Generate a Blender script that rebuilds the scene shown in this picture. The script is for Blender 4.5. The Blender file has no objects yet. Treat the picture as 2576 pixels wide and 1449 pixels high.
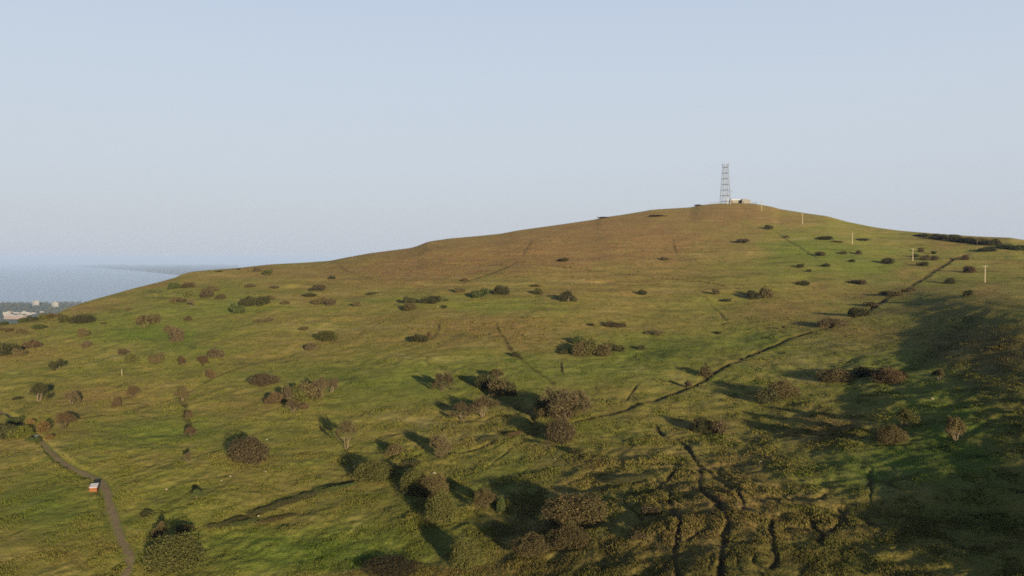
import bpy, math, random
import numpy as np

# ------------------------------------------------------------------ scene, camera, sky, sun
scn = bpy.context.scene
COL = scn.collection
F, CX, CY, VH = 2022.0, 1288.0, 724.5, 655.0      # picture measures (2576 wide) used to read the photograph
PITCH = math.atan((CY - VH) / F)
CP, SP = math.cos(PITCH), math.sin(PITCH)
EXPOSURE = 1.55
SKY_STRENGTH = 0.06
CAMZ = 300.0                                       # metres above the sea

cam_d = bpy.data.cameras.new('camera'); cam = bpy.data.objects.new('camera', cam_d); COL.objects.link(cam)
cam.location = (0, 0, CAMZ); cam.rotation_euler = (math.radians(90) - PITCH, 0, 0)
cam_d.sensor_width = 36.0; cam_d.lens = 36.0 * F / 2576.0
cam_d.clip_start = 1.0; cam_d.clip_end = 250000.0
scn.camera = cam

SUN_ELEV, SUN_AZ = math.radians(8.8), math.radians(156.3)     # azimuth clockwise from +Y (view direction)
sd = (math.cos(SUN_ELEV) * math.sin(SUN_AZ), math.cos(SUN_ELEV) * math.cos(SUN_AZ), math.sin(SUN_ELEV))
sun_d = bpy.data.lights.new('sun', 'SUN'); sun_d.energy = 5.0; sun_d.angle = math.radians(0.9); sun_d.color = (1.0, 0.82, 0.53)
sun = bpy.data.objects.new('sun', sun_d); COL.objects.link(sun)
import mathutils
sun.rotation_euler = mathutils.Vector(sd).to_track_quat('Z', 'Y').to_euler()

world = bpy.data.worlds.new('World'); scn.world = world; world.use_nodes = True
nt = world.node_tree; nt.nodes.clear()
sky = nt.nodes.new('ShaderNodeTexSky'); sky.sky_type = 'NISHITA'; sky.sun_disc = False
sky.sun_elevation = SUN_ELEV; sky.sun_rotation = SUN_AZ
sky.altitude = 300.0; sky.air_density = 1.0; sky.dust_density = 1.2; sky.ozone_density = 1.6
bg = nt.nodes.new('ShaderNodeBackground'); bg.inputs['Strength'].default_value = SKY_STRENGTH
wo = nt.nodes.new('ShaderNodeOutputWorld')
tc = nt.nodes.new('ShaderNodeTexCoord'); sx = nt.nodes.new('ShaderNodeSeparateXYZ'); nt.links.new(tc.outputs['Generated'], sx.inputs[0])
cr = nt.nodes.new('ShaderNodeValToRGB'); nt.links.new(sx.outputs['Z'], cr.inputs[0])          # hazy evening air low in the sky
el = cr.color_ramp.elements
HAZE_SKY = [(0.0,(.535,.570,.650)),(.05,(.555,.590,.660)),(.12,(.590,.645,.720)),(.20,(.590,.660,.750)),(.31,(.540,.630,.765)),(.5,(.16,.215,.30))]
el[0].position, el[0].color = HAZE_SKY[0][0], (*HAZE_SKY[0][1], 1); el[1].position, el[1].color = HAZE_SKY[-1][0], (*HAZE_SKY[-1][1], 1)
for p_, c_ in HAZE_SKY[1:-1]:
    e_ = el.new(p_); e_.color = (*c_, 1)
sc_ = nt.nodes.new('ShaderNodeVectorMath'); sc_.operation = 'SCALE'; sc_.inputs['Scale'].default_value = 1.0 / (SKY_STRENGTH * 2 ** EXPOSURE); nt.links.new(cr.outputs[0], sc_.inputs[0])
mr = nt.nodes.new('ShaderNodeMapRange'); mr.inputs[1].default_value = .30; mr.inputs[2].default_value = .75; mr.inputs[3].default_value = .93; mr.inputs[4].default_value = 0.0; nt.links.new(sx.outputs['Z'], mr.inputs[0])
mx = nt.nodes.new('ShaderNodeMix'); mx.data_type = 'RGBA'; nt.links.new(mr.outputs[0], mx.inputs[0]); nt.links.new(sky.outputs[0], mx.inputs[6]); nt.links.new(sc_.outputs[0], mx.inputs[7])
nt.links.new(mx.outputs[2], bg.inputs[0]); nt.links.new(bg.outputs[0], wo.inputs[0])

vs_ = scn.view_settings
scn.display_settings.display_device = 'sRGB'
vs_.view_transform = 'Standard'; vs_.look = 'None'; vs_.gamma = 1.0; vs_.use_curve_mapping = False
vs_.exposure = EXPOSURE
scn.cycles.use_denoising = False; scn.cycles.sampling_pattern = 'BLUE_NOISE'; scn.cycles.denoiser = 'OPENIMAGEDENOISE'; scn.cycles.denoising_input_passes = 'RGB_ALBEDO_NORMAL'; scn.cycles.denoising_prefilter = 'NONE'
scn.cycles.filter_width = 1.7; scn.cycles.max_bounces = 6; scn.cycles.diffuse_bounces = 2; scn.cycles.glossy_bounces = 2
scn.cycles.volume_bounces = 0
scn.cycles.use_adaptive_sampling = False

rng = np.random.default_rng(7)
random.seed(7)

# ------------------------------------------------------------------ helpers
def setp(o, label=None, cat=None, group=None, kind=None):
    if label: o['label'] = label
    if cat: o['category'] = cat
    if group: o['group'] = group
    if kind: o['kind'] = kind
    return o

def mesh_np(name, verts, faces, mat=None, smooth=False):
    """verts (n,3), faces (m,k) with one k -> mesh"""
    verts = np.asarray(verts, np.float32); faces = np.asarray(faces, np.int32)
    me = bpy.data.meshes.new(name)
    k = faces.shape[1]
    me.vertices.add(len(verts)); me.vertices.foreach_set('co', verts.ravel())
    me.loops.add(faces.size); me.loops.foreach_set('vertex_index', faces.ravel())
    me.polygons.add(len(faces)); me.polygons.foreach_set('loop_start', np.arange(0, faces.size, k, dtype=np.int32))
    if smooth: me.polygons.foreach_set('use_smooth', np.ones(len(faces), bool))
    me.update(calc_edges=True)
    if mat: me.materials.append(mat)
    return me

def add_attr(me, name, arr):
    a = me.attributes.new(name, 'FLOAT', 'POINT'); a.data.foreach_set('value', np.asarray(arr, np.float32).ravel())

def link(name, me, parent=None, loc=None):
    o = bpy.data.objects.new(name, me); COL.objects.link(o)
    if parent: o.parent = parent
    if loc is not None: o.location = loc
    return o

class MB:
    """collects boxes, tubes and sheets into one mesh"""
    def __init__(s): s.v = []; s.f = []
    def raw(s, vs, fs):
        b = len(s.v); s.v += [tuple(p) for p in vs]; s.f += [tuple(i + b for i in f) for f in fs]; return s
    def box(s, x0, x1, y0, y1, z0, z1):
        return s.raw([(x0,y0,z0),(x1,y0,z0),(x1,y1,z0),(x0,y1,z0),(x0,y0,z1),(x1,y0,z1),(x1,y1,z1),(x0,y1,z1)],
                     [(3,2,1,0),(4,5,6,7),(0,1,5,4),(1,2,6,5),(2,3,7,6),(3,0,4,7)])
    def tube(s, a, b, r0, r1=None, n=6):
        r1 = r0 if r1 is None else r1
        a = mathutils.Vector(a); b = mathutils.Vector(b); d = (b - a)
        if d.length < 1e-6: return s
        d.normalize()
        x = d.orthogonal().normalized(); y = d.cross(x)
        vs = []
        for p, r in ((a, r0), (b, r1)):
            for i in range(n):
                t = 2 * math.pi * i / n
                vs.append(p + x * math.cos(t) * r + y * math.sin(t) * r)
        fs = [(i, (i+1) % n, n + (i+1) % n, n + i) for i in range(n)] + [tuple(range(n))[::-1], tuple(range(n, 2*n))]
        return s.raw(vs, fs)
    def mesh(s, name, mat, smooth=False):
        me = bpy.data.meshes.new(name); me.from_pydata(s.v, [], s.f); me.update()
        if smooth:
            for p in me.polygons: p.use_smooth = True
        if mat: me.materials.append(mat)
        return me
    def build(s, name, mat, parent=None, loc=None, smooth=False):
        return link(name, s.mesh(name, mat, smooth), parent, loc)

def empty(name, loc, rz=0.0):
    o = bpy.data.objects.new(name, None); COL.objects.link(o); o.location = loc; o.rotation_euler = (0, 0, rz)
    o.empty_display_size = 0.5
    return o

def hash2(ix, iy, seed):
    h = (ix.astype(np.int64) * 374761393 + iy.astype(np.int64) * 668265263 + seed * 1442695041) & 0xffffffff
    h = ((h ^ (h >> 13)) * 1274126177) & 0xffffffff
    h = ((h ^ (h >> 16)) * 2246822519) & 0xffffffff
    return ((h ^ (h >> 15)) & 0xffffff) / float(0xffffff)

def vnoise(x, y, seed=0):
    """gradient-like smooth noise in about -1..1"""
    ix = np.floor(x); iy = np.floor(y); fx = x - ix; fy = y - iy
    ux = fx * fx * fx * (fx * (fx * 6 - 15) + 10); uy = fy * fy * fy * (fy * (fy * 6 - 15) + 10)
    def g(dx, dy):
        a = hash2(ix + dx, iy + dy, seed) * 6.2831853
        return np.cos(a) * (fx - dx) + np.sin(a) * (fy - dy)
    n0 = g(0, 0) * (1 - ux) + g(1, 0) * ux
    n1 = g(0, 1) * (1 - ux) + g(1, 1) * ux
    return (n0 * (1 - uy) + n1 * uy) * 1.5

def fbm(x, y, oct=4, seed=0, gain=0.5):
    s = 0; a = 1.0
    for i in range(oct):
        s = s + a * vnoise(x * 2 ** i + 17.3 * i, y * 2 ** i - 9.1 * i, seed + i * 31); a *= gain
    return s

def pchip(x, y, xi):
    x = np.asarray(x, float); y = np.asarray(y, float)
    h = np.diff(x); d = np.diff(y) / h
    m = np.zeros_like(y); m[0] = d[0]; m[-1] = d[-1]
    for k in range(1, len(x) - 1):
        if d[k-1] * d[k] > 0:
            w1 = 2*h[k] + h[k-1]; w2 = h[k] + 2*h[k-1]
            m[k] = (w1 + w2) / (w1 / d[k-1] + w2 / d[k])
    xi = np.clip(xi, x[0], x[-1])
    k = np.clip(np.searchsorted(x, xi, side='right') - 1, 0, len(x) - 2)
    t = (xi - x[k]) / h[k]
    return ((1+2*t)*(1-t)**2 * y[k] + t*(1-t)**2 * h[k]*m[k] + t*t*(3-2*t) * y[k+1] + t*t*(t-1) * h[k]*m[k+1])

# ------------------------------------------------------------------ the hill as a surface
SKY = [(-700,905),(-300,862),(-80,828),(0,818),(40,813),(80,806),(120,797),(150,785),(165,777),(200,764),(240,752),(330,727),(440,699),(455,691),(480,684),(520,680),(600,674),(680,665),
       (760,661),(830,656),(870,648),(930,637),(1000,628),(1036,623),(1052,618),(1074,609),(1092,605.5),(1130,600),(1200,594),(1260,588),(1300,580),(1400,566),
       (1498,552),(1512,547.5),(1560,541),(1618,531.5),(1636,528),(1660,526),(1738,521.5),(1752,517.5),(1768,515.2),(1800,512.5),(1850,511),(1900,513),(1940,520),(1960,526),(2030,537),
       (2080,544),(2130,558),(2200,572),(2260,580),(2320,585),(2400,591),(2480,596),(2540,598),(2576,604),(2800,622),(3300,650)]
skx = np.arange(-700, 3301, 5.0)
sk_raw = np.interp(skx, [p[0] for p in SKY], [p[1] for p in SKY])
def gsm(a, s):
    r = int(3*s); k = np.exp(-0.5*(np.arange(-r, r+1)/s)**2); k /= k.sum()
    return np.convolve(np.pad(a, r, mode='edge'), k, 'valid')
sk_f = gsm(sk_raw, .9); sk_s = gsm(sk_raw, 26)
VB = 1700.0
TAB = {
 -700: [(1700,84),(1449,106),(1300,130),(1150,168),(1000,228),(930,275),(905,300)],
 0:    [(1700,78),(1449,100),(1300,122),(1150,157),(1000,211),(900,268),(818,345)],
 400:  [(1700,77),(1449,98),(1300,118),(1150,149),(1000,200),(900,251),(820,308),(760,366),(708,448)],
 1288: [(1700,73),(1449,92),(1300,110),(1150,138),(1000,182),(900,224),(800,289),(700,383),(640,475),(600,555),(582,610)],
 1800: [(1700,64),(1449,80),(1300,98),(1150,126),(1000,172),(900,220),(800,288),(700,380),(640,465),(580,565),(545,645),(512.5,748)],
 2200: [(1700,62),(1449,78),(1300,94),(1150,118),(1000,156),(900,200),(820,256),(760,318),(700,388),(650,458),(600,556),(572,638)],
 2576: [(1700,57),(1449,71.5),(1300,85.5),(1150,106.5),(1000,134.5),(900,163.5),(820,197),(765,238),(735,298),(700,366),(650,455),(604,545)],
 3300: [(1700,49),(1449,58.5),(1300,68.5),(1150,84),(1000,106),(900,132),(820,163),(765,203),(735,259),(700,323),(650,430)],
}
TT = np.linspace(0, 1, 240)
UU = np.arange(-700, 3301, 10.0)
_cols = sorted(TAB); _ly = []
for c in _cols:
    pts = sorted(TAB[c]); v0 = pts[0][0]
    _ly.append(pchip([(p[0]-v0)/(VB-v0) for p in pts], [math.log(p[1]) for p in pts], TT))
_ly = np.array(_ly)
LY = np.array([pchip(_cols, _ly[:, k], UU) for k in range(len(TT))]).T     # (nu, nt)
for k in range(LY.shape[1]): LY[:, k] = gsm(LY[:, k], 8)

def sky_v(uq, sm=False): return np.interp(uq, skx, sk_s if sm else sk_f)
def v_of(uq, t):
    s = sky_v(uq, True)
    return s + t * (VB - s) + (sky_v(uq) - s) * np.exp(-t / 0.035)
def y_of(uq, t):
    fu = np.clip((uq - UU[0]) / 10.0, 0, len(UU) - 1.001); ft = np.clip(t, 0, 1) * (len(TT) - 1.001)
    i = fu.astype(int); j = ft.astype(int); a = fu - i; b = ft - j
    L = (LY[i, j]*(1-a)*(1-b) + LY[i+1, j]*a*(1-b) + LY[i, j+1]*(1-a)*b + LY[i+1, j+1]*a*b)
    return np.exp(L)
def s_of(v):
    b = (CY - v) / F
    return (-SP + b * CP) / (CP + b * SP)
def t_solve(uq, v):
    s = sky_v(uq, True); d = sky_v(uq) - s; t = np.clip((v - s) / (VB - s), 0, 1)
    for _ in range(12): t = np.clip((v - s - d * np.exp(-t / 0.035)) / (VB - s), 0, 1)
    return t
def uq_of(u, v): return CX + (u - CX) / (CP + (CY - v) / F * SP)
def base_pt(u, v):
    """points of the smooth hill seen at picture position (u, v)"""
    u = np.atleast_1d(np.asarray(u, float)); v = np.atleast_1d(np.asarray(v, float))
    uq = uq_of(u, v); t = t_solve(uq, v); y = y_of(uq, t); s = s_of(v_of(uq, t))
    return np.stack([(uq - CX) / F * y, y, CAMZ + s * y], 1)

# lines worn or dug into the hill, read in the photograph: points, half width m, depth m, bare soil 0..1
LINES = [
 ([(1440,1066),(1500,1050),(1560,1034),(1640,1005),(1700,985),(1745,969),(1790,945),(1850,915),(1920,880),(1990,850),(2050,833),(2090,825),(2130,805)],0.75,1.0,1.0),
 ([(2140,800),(2190,775),(2240,745),(2290,718),(2330,692),(2370,668),(2400,650),(2440,638)],1.1,1.0,.9),
 ([(485,1336),(530,1322),(560,1312),(600,1292),(640,1283),(680,1270),(740,1250),(800,1232),(850,1215),(885,1205),(925,1194)],0.9,.7,.95),
 ([(925,1194),(985,1181),(1035,1168),(1085,1150),(1122,1140)],0.6,.5,.8),
 ([(1298,1099),(1350,1090),(1400,1078),(1442,1066)],0.5,.5,.8),
 ([(1120,1140),(1180,1130),(1230,1115),(1300,1098)],0.6,.8,.7),
 ([(1060,905),(1100,915),(1140,935),(1180,957),(1230,988),(1290,1015),(1335,1042),(1350,1075),(1345,1110)],0.8,1.0,.5),
 ([(1240,800),(1258,835),(1285,880),(1310,905),(1345,935),(1400,975)],0.5,.4,.6),
 ([(1108,800),(1100,830),(1082,860)],0.5,.4,.6),
 ([(838,657),(868,678),(905,694),(940,703)],0.8,.4,.45),
 ([(1060,666),(1140,663),(1240,664),(1290,664),(1350,667),(1420,672),(1500,679),(1560,686),(1640,696),(1740,705),(1800,714),(1835,724)],0.8,.8,.7),
 ([(1320,652),(1288,665),(1240,684),(1190,700),(1160,716)],0.8,.6,.7),
 ([(1480,651),(1560,653),(1640,652),(1760,655),(1840,655)],0.7,.4,.5),
 ([(1340,598),(1330,618),(1312,650)],0.7,.5,.6),
 ([(1690,596),(1698,620),(1702,645)],0.6,.5,.5),
 ([(600,925),(650,908),(700,895),(760,880)],0.5,.5,.5),
 ([(880,858),(920,830),(960,808),(1000,794),(1060,786),(1150,784)],0.5,.3,.4),
 ([(140,1062),(230,1050),(300,1040),(390,1010),(455,988),(527,952),(560,938),(640,910)],0.5,.45,.6),
 ([(452,985),(465,1020),(474,1060),(478,1100)],0.6,.5,.7),
 ([(1780,757),(1790,772),(1806,785),(1822,805),(1832,818)],0.5,.5,.6),
 ([(1940,578),(1975,600),(2005,618),(2040,640),(2060,655)],0.7,.5,.5),
 ([(948,1105),(948,1092),(975,1086),(1020,1090)],0.3,.6,.7),
 ([(1645,1055),(1655,1078),(1672,1095),(1710,1106),(1735,1130),(1747,1150),(1755,1168),(1780,1188),(1815,1215),(1850,1248),(1868,1275),(1871,1305)],0.36,.4,1.0),
 ([(1755,1168),(1763,1195),(1760,1235),(1775,1260),(1805,1275),(1822,1300),(1834,1340),(1822,1375),(1812,1400),(1816,1449),(1812,1500)],0.33,.4,1.0),
 ([(1695,1175),(1700,1192),(1683,1210),(1690,1240),(1682,1270),(1690,1298),(1713,1330),(1705,1360),(1697,1395),(1704,1449),(1700,1500)],0.30,.4,1.0),
 ([(1895,1345),(1925,1362),(1945,1385),(1962,1430)],0.27,.35,.9),
 ([(1962,1255),(1945,1290),(1938,1335),(1950,1400),(1940,1449)],0.30,.35,.9),
 ([(2097,1270),(2125,1290),(2115,1315),(2100,1335),(2075,1353),(2050,1385)],0.30,.4,.9),
 ([(2030,1270),(2036,1305),(2044,1330),(2076,1357),(2062,1395)],0.27,.35,.9),
 ([(2172,1292),(2185,1315),(2197,1337)],0.27,.35,.9),
 ([(1820,1388),(1795,1405),(1780,1449)],0.27,.3,.8),
 ([(1290,1268),(1340,1300),(1370,1340)],0.25,.3,.4),
 ([(1412,905),(1412,925),(1415,945)],0.25,.5,.9),
 ([(1577,1012),(1580,1000),(1592,985),(1600,972),(1615,966)],0.22,.45,.9),
 ([(1525,1000),(1530,1020),(1540,1028)],0.25,.4,.7),
 ([(1750,740),(1775,748),(1790,760)],0.4,.4,.6),
 ([(2470,785),(2440,800),(2410,828),(2375,868),(2335,905),(2270,935)],2.4,2.2,.35),
 ([(1290,1120),(1220,1180),(1150,1195)],.3,.3,.3),
 ([(1500,1105),(1590,1122),(1640,1112),(1700,1098),(1720,1092)],.4,.4,.4),
 ([(1560,1180),(1660,1172),(1755,1168),(1850,1165),(1920,1160)],.4,.35,.5),
]
PATH = [(-90,985,18),(-40,1012,18),(0,1035,17),(30,1052,17),(70,1078,17),(90,1098,19),(110,1117,22),(130,1138,26),(170,1172,30),(215,1192,34),(245,1207,38),(266,1232,40),
        (276,1265,40),(286,1300,38),(301,1345,38),(318,1380,40),(329,1402,44),(326,1422,50),(312,1449,58),(290,1485,66),(262,1540,70)]

# brown and lush vegetation that really differs from place to place (u, v, radius u, radius v, amount)
BROWN = [(1000,680,230,48,.95),(1250,635,290,60,1.05),(1480,600,170,60,.95),(1640,600,240,80,1.0),(640,690,170,20,.7),(1850,535,150,26,1.0),(1180,820,190,36,.55),(1330,830,130,30,.4),(1500,760,160,40,.4),
         (2290,690,55,22,.7),(2480,735,50,22,.9),(2100,735,150,30,.55),(1980,560,90,22,.5),(1960,790,110,45,.6),(1880,1260,190,110,.55),(1720,1330,150,120,.5),
         (1480,1190,150,60,.55),(1330,1330,90,70,.5),(2080,1075,120,45,.8),(2480,880,140,55,.85),(1600,710,220,25,.45),(840,730,90,25,.4),(330,715,140,14,.7),(200,770,60,10,.6),
         (2080,1350,130,80,.45),(1520,1400,260,80,.45),(1100,1440,330,24,.8),(160,1400,110,45,.4),(250,1000,150,22,.45),(900,1180,90,25,.4),(60,890,110,30,.5),(2420,610,140,14,.6),
         (750,1300,90,20,.4),(1200,1090,170,60,.4),(640,1030,80,20,.3),(2150,830,130,40,.5),(1860,1150,150,40,.35)]
LUSH = [(1545,610,60,28,.8),(1540,670,60,14,.6),(2060,610,120,40,.5),(2150,660,130,45,.7),(1950,640,80,50,.6),(340,840,170,40,.8),(470,850,120,60,.4),(420,1085,230,45,.8),
        (780,1390,330,75,1.0),(1200,960,260,60,.45),(1500,930,220,45,.5),(1900,850,160,45,.7),(2200,1190,230,60,1.0),(2350,1090,160,110,.9),(2300,930,180,90,.6),(120,1290,130,70,.8),
        (900,960,300,70,.4),(1330,770,240,22,.5),(560,760,150,60,.4),(1300,1180,110,60,.5),(1650,880,150,30,.6),(2480,1200,120,200,.7),(480,1250,160,50,.4),(2260,700,120,40,.4)]

HEATH_SHADE = [(2460,1380,260,200,.65),(2540,1050,140,200,.6),(2500,860,140,80,.5),(2050,1420,320,120,.3),(1500,1440,200,60,.5),(1850,1435,380,70,.55),(1300,1330,110,70,.3)]  # dark heath and scrub, also deepening the lower-right shade by colour

def world_lines():
    out = []
    for pts, hw, dep, soil in LINES:
        p = np.array(pts, float); n = max(2, len(p))
        d = np.r_[0, np.cumsum(np.hypot(*np.diff(p, axis=0).T))]
        k = np.linspace(0, d[-1], max(8, int(d[-1] / 9)))
        uu = np.interp(k, d, p[:, 0]); vv = np.interp(k, d, p[:, 1])
        uu = uu + 3.0 * vnoise(k / 23.0, k * 0 + 3.3 + uu[0], 5); vv = vv + 1.6 * vnoise(k / 19.0, k * 0 + 8.1 + vv[0], 6)
        out.append((uu, vv, base_pt(uu, vv)[:, :2], hw, dep, soil))
    return out
WL = world_lines()
pw = base_pt([p[0] for p in PATH], [p[1] for p in PATH])
pd = np.r_[0, np.cumsum(np.hypot(*np.diff(pw[:, :2], axis=0).T))]
pk = np.linspace(0, pd[-1], 150)
PX, PY = pchip(pd, pw[:, 0], pk), pchip(pd, pw[:, 1], pk)
PHW = np.interp(pk, pd, [0.36 * p[2] * q[1] / F for p, q in zip(PATH, pw)])

def seg_dist(x, y, xy):
    best = np.full(x.shape, 1e9); arg = np.zeros(x.shape)
    for k in range(len(xy) - 1):
        ax, ay = xy[k]; bx, by = xy[k+1]; dx, dy = bx-ax, by-ay; L = dx*dx + dy*dy + 1e-9
        h = np.clip(((x-ax)*dx + (y-ay)*dy) / L, 0, 1)
        d = np.hypot(x-ax-h*dx, y-ay-h*dy)
        m = d < best; best = np.where(m, d, best); arg = np.where(m, k + h, arg)
    return best, arg

def lines_at(u, v, x, y):
    dz = np.zeros(x.shape); soil = np.zeros(x.shape)
    for uu, vv, xy, hw, dep, so in WL:
        pad = 30
        m = (u > uu.min()-pad) & (u < uu.max()+pad) & (v > vv.min()-pad) & (v < vv.max()+pad)
        if not m.any(): continue
        d, k = seg_dist(x[m], y[m], xy)
        fade = np.clip(np.minimum(k, len(xy)-1-k) / 2.0, 0, 1)
        w = hw * (1 + .6 * vnoise(x[m]*.22, y[m]*.22, 77)); brk = np.clip(.75 + .9 * vnoise(x[m]*.11, y[m]*.11, 78), .15, 1)
        g = np.exp(-(d / w) ** 2) * fade
        lip = np.exp(-((d - 2.2*w) / (.9*w)) ** 2) * fade
        dz[m] += .6 * dep * brk * (-g + .06 * lip)
        soil[m] = np.maximum(soil[m], so * brk ** .5 * np.exp(-(d / (w * 1.5)) ** 3) * fade)
    return dz, soil

def patch(u, v, lst, wob=0.35):
    s = np.zeros(u.shape)
    wu = u + 40 * vnoise(u/60, v/25, 41) + 18 * vnoise(u/19, v/9, 43); wv = v + 13 * vnoise(u/55+7, v/22, 42) + 6 * vnoise(u/17, v/8+4, 44)
    for a, b, ru, rv, am in lst:
        s = s + am * np.exp(-(((wu-a)/ru)**2 + ((wv-b)/rv)**2) * 1.1)
    return np.clip(s, 0, 1.2)

def relief(x, y, u, v, dens):
    """lumps, hummocks, terracettes and tussocks; dens is the local spacing in depth (m), finer waves fade where it grows"""
    def f(w): return np.clip((w / dens - 1.6) / 2.0, 0, 1)
    below = v - sky_v(u)
    near = np.clip((v - 640) / 260, 0, 1)
    big = np.clip((below + 1) / 30, .05, 1); small = np.clip((below + 2) / 6, .25, 1)
    zt = s_of(v) * y
    z = 1.1 * fbm(x/46, y/60, 2, 11) * f(46) * big
    z = z + (.55 * vnoise(x/38, zt/1.9, 31) + .30 * vnoise(x/17, zt/.9, 32)) * np.clip((860 - v) / 120, 0, 1) * np.clip((below + 1) / 16, .1, 1) * f(9)
    z = z + (.42 * fbm(x/13, y/15, 2, 21) * f(13) * (.55 + .45*near) + .22 * fbm(x/4.2, y/4.6, 2, 22) * f(4.2)) * small
    z = z + .115 * vnoise(x/1.5, y/1.7, 25) * f(1.6)
    z = z + .085 * np.abs(vnoise(x/.75, y/.8, 27)) * f(.8)
    return z

def furrows(u, v, x, y, dens):
    m = np.clip((v - 1130) / 90, 0, 1) * np.clip((u - 1480) / 140, 0, 1) * np.clip((2420 - u) / 160, 0, 1)
    wx = x + 1.6 * vnoise(x/6, y/6, 301); n1 = vnoise(wx/5.2, y/15, 302); n2 = vnoise(wx/3.4 + 9, y/7, 303)
    a = np.exp(-(n1/.075)**2) * np.clip(.4 + 1.4*vnoise(x/9, y/9, 304), 0, 1); b = np.exp(-(n2/.085)**2) * np.clip(1.6*vnoise(x/7, y/11, 305), 0, 1)
    return m * np.maximum(a, .8*b)

def displace(u, v, x, y, dens):
    dz, soil = lines_at(u, v, x, y)
    fu_ = furrows(u, v, x, y, dens); dz = dz - .26 * fu_; soil = np.maximum(soil, .85 * fu_)
    rough = np.clip(.75 + .5 * vnoise(x/30, y/30, 91) + np.clip((u-1250)/1300, 0, .25) * np.clip((v-780)/250, 0, 1), .35, 1.5)
    r = relief(x, y, u, v, dens) * rough
    m = (u < 520) & (v > 950)
    pm = np.zeros(x.shape)
    if m.any():
        d, k = seg_dist(x[m], y[m], np.stack([PX, PY], 1))
        w = np.interp(k, np.arange(len(PHW)), PHW)
        pm[m] = 1 - np.clip((d / w - 1.0) / .9, 0, 1)
    r = r * (1 - .85 * pm) - .12 * pm
    return dz + r, np.maximum(soil, 0), pm

def ground(u, v):
    p = base_pt(u, v); u = np.atleast_1d(np.asarray(u, float)); v = np.atleast_1d(np.asarray(v, float))
    dz, _, _ = displace(u, v, p[:, 0], p[:, 1], np.maximum(.2, p[:, 1]**2 / F / 45 * 1.2))
    p[:, 2] += dz
    return p
def gp(u, v): return tuple(float(c) for c in ground(u, v)[0])
def H(x, y):
    """height of the hill at plan position"""
    uq = CX + F * x / y
    ts = np.linspace(0, 1, 400); yy = y_of(np.full(400, uq), ts)
    t = np.interp(-y, -yy, ts); v = float(v_of(np.array([uq]), np.array([t]))[0])
    u = CX + (uq - CX) * (CP + (CY - v) / F * SP)
    z = CAMZ + float(s_of(v)) * y
    dz, _, _ = displace(np.array([u]), np.array([v]), np.array([x]), np.array([y]), np.array([max(.2, y*y/F/45*1.2)]))
    return z + float(dz[0])

# --- materials
def node_mat(name, rough=0.9, spec=0.1):
    m = bpy.data.materials.new(name); m.use_nodes = True
    b = m.node_tree.nodes['Principled BSDF']; b.inputs['Roughness'].default_value = rough
    b.inputs['Specular IOR Level'].default_value = spec
    return m, m.node_tree, b
class NG:
    def __init__(s, nt): s.nt = nt
    def n(s, t, **kw):
        nd = s.nt.nodes.new(t)
        for k, v in kw.items(): setattr(nd, k, v)
        return nd
    def l(s, a, b): s.nt.links.new(a, b)
    def noise(s, vec, scale, detail=3, rough=.55):
        nd = s.n('ShaderNodeTexNoise'); nd.inputs['Scale'].default_value = scale; nd.inputs['Detail'].default_value = detail
        nd.inputs['Roughness'].default_value = rough
        if vec is not None: s.l(vec, nd.inputs['Vector'])
        return nd.outputs['Fac']
    def ramp(s, fac, a, b, lo=0.0, hi=1.0):
        nd = s.n('ShaderNodeMapRange'); nd.inputs[1].default_value = a; nd.inputs[2].default_value = b
        nd.inputs[3].default_value = lo; nd.inputs[4].default_value = hi; s.l(fac, nd.inputs[0]); return nd.outputs[0]
    def mix(s, fac, a, b, mode='MIX'):
        nd = s.n('ShaderNodeMix', data_type='RGBA', blend_type=mode)
        for sock, val in ((nd.inputs[0], fac), (nd.inputs[6], a), (nd.inputs[7], b)):
            if isinstance(val, (int, float)): sock.default_value = val
            elif isinstance(val, tuple): sock.default_value = (*val, 1) if len(val) == 3 else val
            else: s.l(val, sock)
        return nd.outputs[2]
    def attr(s, name):
        nd = s.n('ShaderNodeAttribute', attribute_name=name); return nd.outputs['Fac']
    def math(s, op, a, b=0.5):
        nd = s.n('ShaderNodeMath', operation=op)
        for sock, val in ((nd.inputs[0], a), (nd.inputs[1], b)):
            if isinstance(val, (int, float)): sock.default_value = val
            else: s.l(val, sock)
        return nd.outputs[0]

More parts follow.
